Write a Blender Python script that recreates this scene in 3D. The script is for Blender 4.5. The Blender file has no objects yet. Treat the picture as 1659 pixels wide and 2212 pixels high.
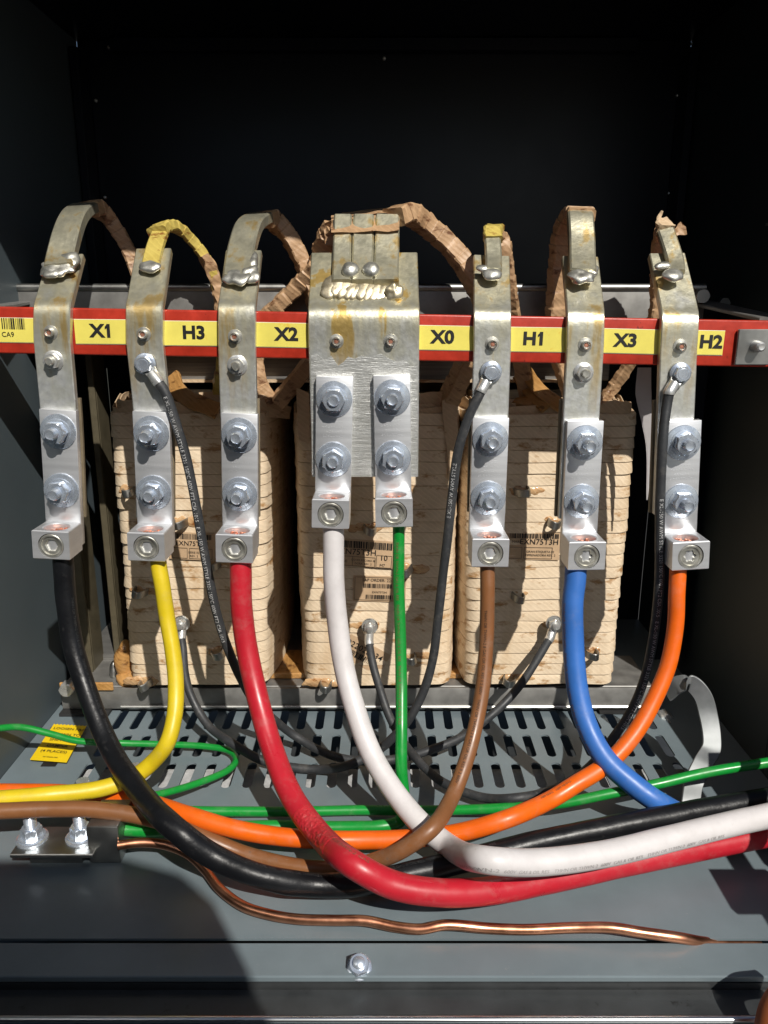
import bpy, bmesh, math, random
from mathutils import Vector, Matrix, noise
random.seed(7)
S = bpy.context.scene
C = S.collection
H = 0.364                       # eye height over the enclosure floor
PITCH = math.radians(15); SP, CP = math.sin(PITCH), math.cos(PITCH)
FPX = 1660.0
# ---------------------------------------------------------------- camera
cd = bpy.data.cameras.new('camera'); cam = bpy.data.objects.new('camera', cd); C.objects.link(cam)
cam.location = (0, 0, H); cam.rotation_euler = (math.radians(90) - PITCH, 0, 0)
cd.sensor_fit = 'VERTICAL'; cd.sensor_height = 36; cd.lens = 36 * FPX / 2212
cd.clip_start = 0.01; cd.clip_end = 200
S.camera = cam
# ---------------------------------------------------------------- sky and sun
SUN = Vector((0.45, -1.0, 1.05))
w = bpy.data.worlds.new('World'); S.world = w; w.use_nodes = True
nt = w.node_tree; bg = nt.nodes['Background']
sky = nt.nodes.new('ShaderNodeTexSky'); sky.sky_type = 'NISHITA'; sky.sun_disc = False
sky.sun_elevation = math.atan2(SUN.z, math.hypot(SUN.x, SUN.y)); sky.sun_rotation = math.atan2(SUN.x, SUN.y)
nt.links.new(sky.outputs[0], bg.inputs[0]); bg.inputs[1].default_value = 0.05
sl = bpy.data.lights.new('sun', 'SUN'); sl.energy = 4.6; sl.angle = math.radians(0.6); sl.color = (1, 0.955, 0.88)
so = bpy.data.objects.new('sun', sl); C.objects.link(so)
so.rotation_euler = SUN.to_track_quat('Z', 'Y').to_euler()
S.view_settings.view_transform = 'Standard'; S.view_settings.look = 'None'
S.view_settings.exposure = 0.08; S.view_settings.gamma = 1
try: S.view_settings.use_curve_mapping = False
except Exception: pass
try: S.cycles.max_bounces = 6
except Exception: pass

# ---------------------------------------------------------------- placing helpers
def U(px, py, Y):
    a = (px - 829.5) / FPX; b = -(py - 1106) / FPX
    t = Y / (CP + b * SP)
    return Vector((a * t, Y, H + (-SP + b * CP) * t))
def Z(px, py, z=0.0):
    a = (px - 829.5) / FPX; b = -(py - 1106) / FPX
    dz = -SP + b * CP; t = (z - H) / dz
    return Vector((a * t, (CP + b * SP) * t, z))
# ---------------------------------------------------------------- materials
def newmat(name):
    m = bpy.data.materials.new(name); m.use_nodes = True
    return m, m.node_tree, m.node_tree.nodes['Principled BSDF']
def nd(t, kind, **kw):
    n = t.nodes.new(kind)
    for k, v in kw.items():
        if k in n.inputs: n.inputs[k].default_value = v
        else: setattr(n, k, v)
    return n
def ramp(t, src, stops):
    r = t.nodes.new('ShaderNodeValToRGB'); e = r.color_ramp.elements
    while len(e) < len(stops): e.new(0.5)
    for i, (p, c) in enumerate(stops):
        e[i].position = p; e[i].color = tuple(c) + (1,) if len(c) == 3 else c
    t.links.new(src, r.inputs[0]); return r
def mapping(t, scale=(1,1,1), rot=(0,0,0)):
    tc = t.nodes.new('ShaderNodeTexCoord'); mp = t.nodes.new('ShaderNodeMapping')
    mp.inputs['Scale'].default_value = scale; mp.inputs['Rotation'].default_value = rot
    t.links.new(tc.outputs['Object'], mp.inputs[0]); return mp.outputs[0]
def noise_n(t, vec, scale, detail=4, rough=0.55):
    n = nd(t, 'ShaderNodeTexNoise', Scale=scale, Detail=detail, Roughness=rough)
    t.links.new(vec, n.inputs['Vector']); return n.outputs['Fac']
def bump(t, b, src, strength, dist):
    n = nd(t, 'ShaderNodeBump', Strength=strength, Distance=dist)
    t.links.new(src, n.inputs['Height']); t.links.new(n.outputs[0], b.inputs['Normal']); return n
def mixc(t, fac, a, b):
    n = t.nodes.new('ShaderNodeMix'); n.data_type = 'RGBA'
    t.links.new(fac, n.inputs[0])
    for s, v in ((6, a), (7, b)):
        if hasattr(v, 'links'): t.links.new(v, n.inputs[s])
        else: n.inputs[s].default_value = tuple(v) + (1,)
    return n.outputs[2]
def metal(name, c1, c2, rough=0.35, scale=60, stretch=(1,1,1), bmp=0.15, met=1.0, rvar=0.15, bd=0.0006):
    m, t, b = newmat(name)
    v = mapping(t, stretch); f = noise_n(t, v, scale, 6)
    r = ramp(t, f, [(0.3, c1), (0.7, c2)]); t.links.new(r.outputs[0], b.inputs['Base Color'])
    b.inputs['Metallic'].default_value = met
    mr = nd(t, 'ShaderNodeMapRange'); t.links.new(f, mr.inputs[0])
    mr.inputs[3].default_value = rough - rvar; mr.inputs[4].default_value = rough + rvar
    t.links.new(mr.outputs[0], b.inputs['Roughness'])
    bump(t, b, f, bmp, bd); return m
def paint(name, col, rough=0.4, var=0.12, scale=18, spec=0.5, bmp=0.04, fine=700, dirt=None):
    m, t, b = newmat(name)
    v = mapping(t); f = noise_n(t, v, scale, 7, 0.65)
    lo = tuple(c * (1 - var) for c in col); hi = tuple(min(1, c * (1 + var)) for c in col)
    r = ramp(t, f, [(0.3, lo), (0.7, hi)]); out = r.outputs[0]
    if dirt:
        g = noise_n(t, v, dirt[1], 5, 0.7); q = ramp(t, g, [(dirt[2], (0,0,0)), (dirt[2] + 0.06, (1,1,1))])
        out = mixc(t, q.outputs[0], out, dirt[0])
    t.links.new(out, b.inputs['Base Color'])
    mr = nd(t, 'ShaderNodeMapRange'); t.links.new(f, mr.inputs[0])
    mr.inputs[3].default_value = max(0.02, rough - 0.1); mr.inputs[4].default_value = rough + 0.12
    t.links.new(mr.outputs[0], b.inputs['Roughness'])
    b.inputs['Specular IOR Level'].default_value = spec
    bump(t, b, noise_n(t, v, fine, 3), bmp, 0.0005); return m
M = {}
M['grey'] = paint('grey enamel', (0.148, 0.184, 0.203), 0.36, 0.14, 10, 0.5, 0.12, 160, dirt=((0.22, 0.24, 0.24), 150, 0.665))
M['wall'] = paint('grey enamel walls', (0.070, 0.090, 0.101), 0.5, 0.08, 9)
M['under'] = paint('pale primer', (0.42, 0.42, 0.42), 0.5, 0.3, 120)
M['handle'] = metal('dull strap steel', (0.13, 0.14, 0.14), (0.22, 0.23, 0.235), 0.50, 60, bmp=0.1, rvar=0.06, met=0.5)
M['wall_right_shaded'] = paint('shaded enamel wall', (0.016, 0.024, 0.028), 0.5, 0.08, 9)  # shade of the right wall put into a darker enamel colour
M['backing'] = paint('shade-brown backing board', (0.17, 0.135, 0.085), 0.6, 0.25, 70)  # board brown, set darker for the shaded sides of the straps
M['shade_black'] = paint('enamel darkened for shade', (0.0030, 0.0042, 0.0100), 0.34, 0.1, 9, 0.35)  # grey enamel set near-black, deep interior shade put into the colour
M['black_plate'] = paint('dirty dark steel', (0.035, 0.038, 0.04), 0.42, 0.3, 40, dirt=((0.012, 0.012, 0.012), 90, 0.62))
M['galv'] = metal('galvanised steel', (0.30, 0.30, 0.29), (0.45, 0.45, 0.43), 0.42, 45, bmp=0.1)
M['rim'] = metal('bright rim', (0.6, 0.62, 0.63), (0.75, 0.77, 0.78), 0.28, 90, (0.05, 1, 1))
M['channel'] = metal('grey channel steel', (0.20, 0.195, 0.185), (0.30, 0.295, 0.28), 0.5, 70, met=0.55, bmp=0.25)
M['olive'] = paint('varnished steel', (0.085, 0.072, 0.045), 0.45, 0.25, 60)
M['lug'] = metal('milled aluminium', (0.70, 0.71, 0.73), (0.80, 0.81, 0.83), 0.40, 60, (0.08, 1, 3), bmp=0.25, met=0.75, rvar=0.08)
M['zinc'] = metal('blue zinc', (0.54, 0.60, 0.70), (0.72, 0.79, 0.88), 0.27, 200, bmp=0.06, rvar=0.07, met=0.76)
M['zinc_clear'] = metal('clear zinc', (0.62, 0.62, 0.60), (0.78, 0.78, 0.76), 0.30, 200, bmp=0.1, rvar=0.08, met=0.75)
M['weld'] = metal('weld metal', (0.42, 0.41, 0.36), (0.70, 0.69, 0.63), 0.40, 150, bmp=0.7, rvar=0.14, met=0.85)
M['seam'] = metal('heat tinted weld', (0.40, 0.33, 0.20), (0.66, 0.60, 0.46), 0.42, 170, bmp=0.5, rvar=0.12, met=0.8)
M['copper_wire'] = metal('bare copper', (0.52, 0.22, 0.12), (0.74, 0.36, 0.22), 0.33, 90, bmp=0.15)
M['copper'] = metal('copper strands', (0.62, 0.24, 0.14), (0.85, 0.42, 0.30), 0.38, 300, bmp=0.2, met=0.8)
M['lamination'] = metal('core steel', (0.16, 0.155, 0.15), (0.28, 0.275, 0.26), 0.55, 60, (0.3, 1, 14), bmp=0.4, met=0.6)
M['dark'] = paint('hollow shade colour', (0.012, 0.010, 0.009), 0.7)
M['rubber'] = paint('black rubber', (0.02, 0.02, 0.02), 0.7)
M['red'] = paint('red fibreglass', (0.40, 0.030, 0.014), 0.34, 0.22, 90, 0.5, 0.2, 300, dirt=((0.16, 0.014, 0.008), 130, 0.66))
def strap_mat(name='varnished aluminium', amber=0.645, film=0.82):
    m, t, b = newmat(name)
    v = mapping(t); n1 = noise_n(t, v, 260, 5); n2 = noise_n(t, mapping(t, (70, 70, 10)), 1.0, 5, 0.6)
    base = ramp(t, n1, [(0.3, (0.68, 0.69, 0.68)), (0.7, (0.84, 0.85, 0.83))]).outputs[0]
    tc = t.nodes.new('ShaderNodeTexCoord'); sx = t.nodes.new('ShaderNodeSeparateXYZ'); t.links.new(tc.outputs['Object'], sx.inputs[0])
    # varnish runs: heavy above the bar, a light film lower down
    ma = nd(t, 'ShaderNodeMath', operation='MULTIPLY_ADD'); t.links.new(n2, ma.inputs[0]); ma.inputs[1].default_value = 0.16; t.links.new(sx.outputs[2], ma.inputs[2])
    hi = ramp(t, ma.outputs[0], [(0.385, (0,0,0)), (0.445, (film,film,film))]).outputs[0]
    varn = ramp(t, n2, [(0.30, (0.36, 0.34, 0.23)), (0.47, (0.53, 0.495, 0.345)), (0.55, (0.64, 0.59, 0.40)), (amber, (0.58, 0.38, 0.08))]).outputs[0]
    low = ramp(t, noise_n(t, v, 95, 3), [(0.40, (0,0,0)), (0.60, (0.42,0.42,0.42))]).outputs[0]
    base2 = mixc(t, low, base, (0.62, 0.62, 0.50))
    t.links.new(mixc(t, hi, base2, varn), b.inputs['Base Color'])
    b.inputs['Metallic'].default_value = 0.74
    mr = nd(t, 'ShaderNodeMapRange'); t.links.new(n1, mr.inputs[0]); mr.inputs[3].default_value = 0.27; mr.inputs[4].default_value = 0.46
    t.links.new(mr.outputs[0], b.inputs['Roughness']); bump(t, b, n1, 0.3, 0.0007); return m
M['strap'] = strap_mat(); M['plate'] = strap_mat('amber stained aluminium', 0.60, 0.9)
def scratched():
    m, t, b = newmat('wire brushed aluminium')
    v = mapping(t, (30, 30, 260), (0, math.radians(38), 0)); n = noise_n(t, v, 2.2, 6, 0.7)
    t.links.new(ramp(t, n, [(0.3, (0.60, 0.60, 0.56)), (0.7, (0.85, 0.85, 0.82))]).outputs[0], b.inputs['Base Color'])
    b.inputs['Metallic'].default_value = 0.8; b.inputs['Roughness'].default_value = 0.36
    bump(t, b, n, 0.5, 0.001); return m
def paper(name, c1, c2, stain, sthr=0.60, scale=35, rough=0.7):
    m, t, b = newmat(name); v = mapping(t)
    f = noise_n(t, v, 60, 6, 0.6)
    wv = nd(t, 'ShaderNodeTexWave', Scale=1.0, Distortion=3.5, Detail=3.0); wv.inputs['Detail Scale'].default_value = 1.5
    mp = mapping(t, (90, 90, 90), (0, math.radians(52), 0)); t.links.new(mp, wv.inputs['Vector'])
    base = ramp(t, f, [(0.3, c1), (0.7, c2)]).outputs[0]
    lt = tuple(min(1, c * 1.16) for c in c2)
    q = ramp(t, wv.outputs['Fac'], [(0.74, (0,0,0)), (0.95, (0.32,0.32,0.32))]).outputs[0]
    base = mixc(t, q, base, lt)
    s = ramp(t, noise_n(t, mapping(t, (1, 1, 2.2)), scale, 5, 0.65), [(sthr, (0,0,0)), (sthr + 0.10, (1,1,1))]).outputs[0]
    t.links.new(mixc(t, s, base, stain), b.inputs['Base Color'])
    if name.startswith('coil'):
        s2 = ramp(t, noise_n(t, mapping(t, (34, 34, 7)), 1.0, 5, 0.6), [(0.52, (0,0,0)), (0.68, (0.45,0.45,0.45))]).outputs[0]
        src = b.inputs['Base Color'].links[0].from_socket; t.links.new(mixc(t, s2, src, (0.50, 0.33, 0.17)), b.inputs['Base Color'])
    b.inputs['Roughness'].default_value = rough
    ad = nd(t, 'ShaderNodeMath', operation='ADD'); t.links.new(f, ad.inputs[0]); t.links.new(wv.outputs['Fac'], ad.inputs[1])
    bump(t, b, ad.outputs[0], 0.10 if name.startswith('coil') else 0.22, 0.0005); return m
M['tape'] = paper('coil paper tape', (0.61, 0.48, 0.33), (0.75, 0.61, 0.44), (0.38, 0.21, 0.085), 0.565, 46)
M['wrap'] = paper('kraft wrap', (0.36, 0.22, 0.115), (0.50, 0.32, 0.18), (0.16, 0.07, 0.03), 0.56, 70, 0.5)
M['wrap_yellow'] = paper('varnished yellow tape', (0.45, 0.34, 0.08), (0.58, 0.46, 0.12), (0.20, 0.06, 0.015), 0.52, 60, 0.3)
M['card'] = paper('pressboard', (0.50, 0.36, 0.22), (0.62, 0.46, 0.30), (0.26, 0.12, 0.05), 0.60, 40, 0.6)
M['wood'] = paper('resin soaked wood', (0.34, 0.17, 0.05), (0.48, 0.26, 0.09), (0.14, 0.06, 0.02), 0.55, 60, 0.28)
M['resin'] = paper('amber resin', (0.40, 0.22, 0.10), (0.58, 0.38, 0.20), (0.25, 0.10, 0.03), 0.55, 120, 0.22)
M['oldlabel'] = paint('aged sticker', (0.52, 0.36, 0.22), 0.5, 0.15, 60)
M['ink'] = paint('black ink', (0.012, 0.012, 0.012), 0.5, 0)
M['ink_soft'] = paint('faded ink', (0.16, 0.09, 0.05), 0.5, 0)
M['yellow_label'] = paint('yellow tape label', (0.76, 0.66, 0.13), 0.35, 0.10, 30, dirt=((0.72, 0.52, 0.07), 45, 0.60))
M['white_edge'] = paint('label border', (0.8, 0.78, 0.6), 0.4, 0)
M['warn'] = paint('warning yellow', (0.80, 0.56, 0.01), 0.4, 0.05, 40)
def cable(name, col, rough=0.35, scuff=None, var=0.08, bmp=0.1):
    m = paint(name, col, rough, var, 60, 0.5, bmp, 240, dirt=scuff)
    t = m.node_tree; b = t.nodes['Principled BSDF']; src = b.inputs['Base Color'].links[0].from_socket
    g = noise_n(t, mapping(t), 75, 8, 0.75); q = ramp(t, g, [(0.52, (0,0,0)), (0.72, (0.16,0.16,0.16))]).outputs[0]      # dust film
    t.links.new(mixc(t, q, src, (0.34, 0.31, 0.27)), b.inputs['Base Color'])
    g2 = noise_n(t, mapping(t), 38, 6, 0.7); mr = nd(t, 'ShaderNodeMapRange'); t.links.new(g2, mr.inputs[0]); mr.inputs[1].default_value = 0.3; mr.inputs[2].default_value = 0.7
    mr.inputs[3].default_value = rough - 0.08; mr.inputs[4].default_value = rough + 0.22; t.links.new(mr.outputs[0], b.inputs['Roughness'])
    return m
M['c_red'] = cable('red jacket', (0.43, 0.012, 0.024), 0.30, ((0.36, 0.012, 0.02), 120, 0.63))
M['c_white'] = cable('white jacket', (0.60, 0.575, 0.575), 0.34, ((0.55, 0.50, 0.46), 150, 0.68))
M['c_black'] = paint('black jacket', (0.006, 0.0065, 0.008), 0.36, 0.2, 60, 0.32, 0.5, 240, dirt=((0.016, 0.016, 0.017), 130, 0.60))
M['c_wire'] = cable('black wire jacket', (0.026, 0.028, 0.031), 0.5, ((0.06, 0.06, 0.06), 160, 0.62), 0.2, 0.3)
M['c_yellow'] = cable('yellow jacket', (0.60, 0.455, 0.012), 0.36, ((0.50, 0.36, 0.015), 150, 0.67))
M['c_green'] = cable('green jacket', (0.006, 0.24, 0.032), 0.28)
M['c_blue'] = cable('blue jacket', (0.032, 0.135, 0.44), 0.36)
M['c_orange'] = cable('orange jacket', (0.72, 0.115, 0.004), 0.34)
M['c_brown'] = cable('brown jacket', (0.20, 0.082, 0.030), 0.34, ((0.14, 0.06, 0.025), 150, 0.64))
M['c_red_scuff'] = cable('scuffed red jacket', (0.46, 0.02, 0.03), 0.25, ((0.55, 0.08, 0.08), 300, 0.60))
M['c_rust'] = cable('rust orange jacket', (0.26, 0.075, 0.022), 0.5)
M['print_grey'] = paint('grey print', (0.36, 0.34, 0.34), 0.6, 0)
M['print_white'] = paint('white print', (0.42, 0.42, 0.42), 0.6, 0)
M['ground'] = paint('asphalt ground', (0.06, 0.06, 0.058), 0.85, 0.2, 3)
M['scratched'] = scratched()

# ---------------------------------------------------------------- object helpers
def mesh_obj(name, bm, mat, smooth=True, angle=35):
    me = bpy.data.meshes.new(name); bmesh.ops.recalc_face_normals(bm, faces=bm.faces)
    bm.to_mesh(me); bm.free()
    if smooth:
        me.polygons.foreach_set('use_smooth', [True] * len(me.polygons))
        try: me.set_sharp_from_angle(angle=math.radians(angle))
        except Exception: pass
    me.materials.append(mat)
    o = bpy.data.objects.new(name, me); C.objects.link(o); return o
def tag(o, label=None, cat=None, group=None, kind=None):
    for k, v in (('label', label), ('category', cat), ('group', group), ('kind', kind)):
        if v: o[k] = v
    return o
def thing(name, label, cat, loc=(0,0,0), group=None):
    o = bpy.data.objects.new(name, None); C.objects.link(o); o.location = loc; o.empty_display_size = 0.01
    return tag(o, label, cat, group)
def part(name, bm, mat, parent, label=None, world=True, smooth=True, angle=35):
    """world=True: the mesh is in world coordinates and keeps its place under its parent"""
    o = mesh_obj(name, bm, mat, smooth, angle); o.parent = parent
    if world:
        p = parent; loc = Vector((0,0,0))
        while p is not None: 
            loc += Vector(p.location); p = p.parent
        if parent.parent is not None: loc = Vector(parent['_base'])if '_base' in parent else loc
        o.location = -loc if parent.parent is None else (0,0,0)
    if label: o['label'] = label
    return o
def copy_tree(o, parent=None):
    c = o.copy(); C.objects.link(c); c.parent = parent
    for ch in o.children: copy_tree(ch, c)
    return c
def box(bm, lo, hi, bev=0.0, seg=1, mat=None):
    r = bmesh.ops.create_cube(bm, size=1.0); vs = r['verts']
    c = [(lo[i] + hi[i]) / 2 for i in range(3)]; s = [hi[i] - lo[i] for i in range(3)]
    for v in vs: v.co = Vector((c[0] + v.co.x * s[0], c[1] + v.co.y * s[1], c[2] + v.co.z * s[2]))
    if mat is not None:
        for v in vs: v.co = mat @ v.co
    if bev > 0:
        es = list({e for v in vs for e in v.link_edges})
        bmesh.ops.bevel(bm, geom=es, offset=bev, segments=seg, affect='EDGES', profile=0.5)
def lathe(bm, prof, seg=28, M4=Matrix.Identity(4), star=None):
    """profile of (r, z) turned about local Z"""
    rings = []
    for r, z in prof:
        if r < 1e-7: rings.append([bm.verts.new(M4 @ Vector((0, 0, z)))]); continue
        rings.append([bm.verts.new(M4 @ Vector((r * math.cos(2*math.pi*i/seg), r * math.sin(2*math.pi*i/seg), z))) for i in range(seg)])
    for a, b in zip(rings, rings[1:]):
        n = seg
        for i in range(n):
            j = (i + 1) % n
            if len(a) == 1 and len(b) == 1: continue
            if len(a) == 1: bm.faces.new((a[0], b[i], b[j]))
            elif len(b) == 1: bm.faces.new((a[i], a[j], b[0]))
            else: bm.faces.new((a[i], a[j], b[j], b[i]))
def hexnut(bm, af, z0, z1, M4, cham=0.12, rot=0.0):
    R = af / math.sqrt(3); seg = 36
    def rad(t, chr_):
        k = math.pi / 3; u = (t % k) - k / 2
        return min((af / 2) / math.cos(u), chr_)
    rings = []
    rc = af / 2 * 1.0
    for z, lim in ((z0, 9), (z1 - (R - rc) * 0.6, 9), (z1, rc * 0.98)):
        rings.append([bm.verts.new(M4 @ Vector((rad(t, lim) * math.cos(t + rot), rad(t, lim) * math.sin(t + rot), z))) for t in [2*math.pi*i/seg for i in range(seg)]])
    for a, b in zip(rings, rings[1:]):
        for i in range(seg):
            j = (i + 1) % seg; bm.faces.new((a[i], a[j], b[j], b[i]))
    bm.faces.new(rings[-1]); bm.faces.new(list(reversed(rings[0])))
def socket(bm, ro, af, z_top, depth, M4, star=False, rim=0.0009):
    """set screw face: round rim with a hexagon (or star) recess"""
    seg = 36; T = [2*math.pi*i/seg for i in range(seg)]
    def rh(t):
        if star: return af / 2 * (1.0 + 0.16 * math.cos(6 * t))
        k = math.pi / 3; u = (t % k) - k / 2; return af / 2 / math.cos(u)
    spec = [(lambda t: ro, z_top - depth), (lambda t: ro, z_top - rim), (lambda t: ro - rim, z_top), (lambda t: ro * 0.80, z_top),
            (lambda t: ro * 0.74, z_top - rim * 1.6), (lambda t: rh(t) + 0.0004, z_top - rim * 1.6), (rh, z_top - rim * 2.2), (lambda t: rh(t) * 0.96, z_top - depth), ]
    rings = [[bm.verts.new(M4 @ Vector((f(t) * math.cos(t), f(t) * math.sin(t), z))) for t in T] for f, z in spec]
    for a, b in zip(rings, rings[1:]):
        for i in range(seg):
            j = (i + 1) % seg; bm.faces.new((a[i], a[j], b[j], b[i]))
    bm.faces.new(rings[-1])
def crom(pts, n=14):
    P = [Vector(p) for p in pts]; P = [P[0] * 2 - P[1]] + P + [P[-1] * 2 - P[-2]]
    out = []
    for i in range(1, len(P) - 2):
        p0, p1, p2, p3 = P[i-1], P[i], P[i+1], P[i+2]
        # centripetal parameters keep uneven points smooth
        t0 = 0; t1 = t0 + max(1e-5, (p1-p0).length) ** 0.5; t2 = t1 + max(1e-5, (p2-p1).length) ** 0.5; t3 = t2 + max(1e-5, (p3-p2).length) ** 0.5
        for k in range(n):
            t = t1 + (t2 - t1) * k / n
            A1 = p0 * ((t1-t)/(t1-t0)) + p1 * ((t-t0)/(t1-t0)); A2 = p1 * ((t2-t)/(t2-t1)) + p2 * ((t-t1)/(t2-t1)); A3 = p2 * ((t3-t)/(t3-t2)) + p3 * ((t-t2)/(t3-t2))
            B1 = A1 * ((t2-t)/(t2-t0)) + A2 * ((t-t0)/(t2-t0)); B2 = A2 * ((t3-t)/(t3-t1)) + A3 * ((t-t1)/(t3-t1))
            out.append(B1 * ((t2-t)/(t2-t1)) + B2 * ((t-t1)/(t2-t1)))
    out.append(P[-2]); return out
def frames(path, ref=Vector((0, -1, 0))):
    fr = []; n = None
    for i, p in enumerate(path):
        t = (path[min(i+1, len(path)-1)] - path[max(i-1, 0)]).normalized()
        if n is None: n = (ref - t * ref.dot(t)).normalized()
        else: n = (n - t * n.dot(t)).normalized()
        fr.append((p, t, n, t.cross(n)))
    return fr
def tube(bm, path, r, seg=20, rnoise=0.0, seed=0, caps=True):
    fr = frames(path); rings = []
    for k, (p, t, n, b) in enumerate(fr):
        rr = r(k / (len(fr)-1)) if callable(r) else r
        ring = []
        for i in range(seg):
            a = 2*math.pi*i/seg; d = n * math.cos(a) + b * math.sin(a); q = p + d * rr
            if rnoise: q += d * rr * rnoise * noise.noise(q * 60 + Vector((seed, 0, 0)))
            ring.append(bm.verts.new(q))
        rings.append(ring)
    for a, b in zip(rings, rings[1:]):
        for i in range(seg):
            j = (i + 1) % seg; bm.faces.new((a[i], a[j], b[j], b[i]))
    if caps: bm.faces.new(rings[0]); bm.faces.new(rings[-1])
    return fr
def ribbon(bm, path, width, thick, wdirs=None, ch=0.0006, crinkle=0.0, seed=0, dense=True):
    """bar of rectangular section along a path; width / thick may be lists, wdirs gives the width direction"""
    n = len(path); rings = []
    for i, p in enumerate(path):
        t = (path[min(i+1, n-1)] - path[max(i-1, 0)]).normalized()
        wd = Vector(wdirs[i] if wdirs else (1, 0, 0)); wd = (wd - t * wd.dot(t)).normalized()
        nn = t.cross(wd)
        W = (width[i] if hasattr(width, '__len__') else width) / 2; T = (thick[i] if hasattr(thick, '__len__') else thick) / 2
        prof = [(-W+ch, -T), (0, -T), (W-ch, -T), (W, -T+ch), (W, T-ch), (W-ch, T), (0, T), (-W+ch, T), (-W, T-ch), (-W, -T+ch)]
        ring = []
        for x, y in prof:
            q = p + wd * x + nn * y
            if crinkle: q += noise.noise_vector(q * 170 + Vector((seed, seed, 0))) * crinkle
            ring.append(bm.verts.new(q))
        rings.append(ring)
    m = len(rings[0])
    for a, b in zip(rings, rings[1:]):
        for i in range(m):
            j = (i + 1) % m; bm.faces.new((a[i], a[j], b[j], b[i]))
    bm.faces.new(rings[0]); bm.faces.new(rings[-1])
def lerp_list(vals, n):
    out = []
    for i in range(n):
        f = i / (n - 1) * (len(vals) - 1); k = min(int(f), len(vals) - 2); g = f - k
        a, b = vals[k], vals[k+1]
        out.append(Vector(a).lerp(Vector(b), g) if hasattr(a, '__len__') else a + (b - a) * g)
    return out
TEXT_CACHE = {}
def text_bm(body, size, bold=0.0, align='CENTER', sx=1.0):
    key = (body, size, bold, align, sx)
    if key not in TEXT_CACHE:
        cu = bpy.data.curves.new('lettering', 'FONT'); cu.body = body; cu.size = size; cu.align_x = align; cu.align_y = 'CENTER'; cu.offset = bold; cu.resolution_u = 3
        o = bpy.data.objects.new('lettering_source', cu); C.objects.link(o)
        dg = bpy.context.evaluated_depsgraph_get(); me = bpy.data.meshes.new_from_object(o.evaluated_get(dg))
        TEXT_CACHE[key] = ([(v.co.x * sx, v.co.y) for v in me.vertices], [tuple(p.vertices) for p in me.polygons])
        bpy.data.objects.remove(o); bpy.data.curves.remove(cu); bpy.data.meshes.remove(me)
    return TEXT_CACHE[key]
def add_text(bm, body, size, mat4, bold=0.0, align='CENTER', sx=1.0):
    vs, fs = text_bm(body, size, bold, align, sx)
    nv = [bm.verts.new(mat4 @ Vector((x, y, 0))) for x, y in vs]
    for f in fs:
        try: bm.faces.new([nv[i] for i in f])
        except ValueError: pass
def text_on_tube(bm, fr, r, body, size, s0, s1, ang=0.0, flip=False, gap=0.0):
    """lettering wrapped on a jacket between arc lengths s0..s1"""
    L = [0.0]
    for a, b in zip(fr, fr[1:]): L.append(L[-1] + (b[0] - a[0]).length)
    s0 *= L[-1]; s1 *= L[-1]
    vs, fs = text_bm(body, size, 0.0, 'LEFT')
    wmax = max(x for x, y in vs); s = s0
    while s + wmax < s1:
        nv = []
        for x, y in vs:
            q = s + (wmax - x if flip else x); k = 0
            lo, hi = 0, len(L) - 1
            while hi - lo > 1:
                m_ = (lo + hi) // 2
                if L[m_] <= q: lo = m_
                else: hi = m_
            g = (q - L[lo]) / max(1e-9, L[lo+1] - L[lo])
            p = fr[lo][0].lerp(fr[lo+1][0], g); n = fr[lo][2].lerp(fr[lo+1][2], g); b = fr[lo][3].lerp(fr[lo+1][3], g)
            a = ang + (y if flip else -y) / r
            nv.append(bm.verts.new(p + (n * math.cos(a) + b * math.sin(a)) * (r + 0.00012)))
        for f in fs:
            try: bm.faces.new([nv[i] for i in f])
            except ValueError: pass
        s += wmax + gap + size
TOFRONT = Matrix.Rotation(math.radians(90), 4, 'X')     # local Z -> -Y (towards the viewer)
def front_at(v, roll=0.0): return Matrix.Translation(v) @ Matrix.Rotation(roll, 4, 'Y') @ TOFRONT
def blob(bm, c, sx, sy, sz, amp=0.25, freq=120, seed=0, sub=3, rot=None):
    r = bmesh.ops.create_icosphere(bm, subdivisions=sub, radius=1.0)
    for v in r['verts']:
        d = v.co.copy(); k = 1 + amp * noise.noise(Vector((d.x*sx, d.y*sy, d.z*sz)) * freq + Vector((seed, seed*1.7, 0)))
        q = Vector((d.x * sx * k, d.y * sy * k, d.z * sz * k))
        if rot is not None: q = rot @ q
        v.co = Vector(c) + q
def bars_bm(bm, M4, x0, x1, y0, y1, seed, unit=0.00035):
    """bar code strokes"""
    rnd = random.Random(seed); x = x0
    while x < x1:
        wd = unit * rnd.choice((1, 1, 2, 3)); 
        vs = [bm.verts.new(M4 @ Vector(p)) for p in ((x, y0, 0), (min(x+wd, x1), y0, 0), (min(x+wd, x1), y1, 0), (x, y1, 0))]
        bm.faces.new(vs); x += wd + unit * rnd.choice((1, 1, 2))

# ================================================================ enclosure
WX = 0.306; YB = 0.86; ROOF = H + 0.255; YR = 0.45
g = tag(None or mesh_obj('ground', (lambda b: (box(b, (-30, -60, -0.62), (30, 6, -0.60)), b)[1])(bmesh.new()), M['ground'], False), kind='structure')
enc = thing('metal_enclosure', 'open grey sheet metal transformer enclosure with slotted floor and back panel coloured dark for shade', 'enclosure', (0, 0.6, 0))
def sheet(name, lo, hi, mat, bev=0.0006, label=None):
    b = bmesh.new(); box(b, lo, hi, bev); return part(name, b, mat, enc, label, smooth=False)
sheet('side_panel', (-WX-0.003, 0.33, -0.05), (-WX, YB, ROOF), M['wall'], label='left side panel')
sheet('side_panel', (WX, 0.545, -0.05), (WX+0.003, YB, ROOF), M['wall_right_shaded'], label='right side panel')
sheet('side_sill', (WX, 0.33, -0.05), (WX+0.003, 0.5448, 0.116), M['wall_right_shaded'])
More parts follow.
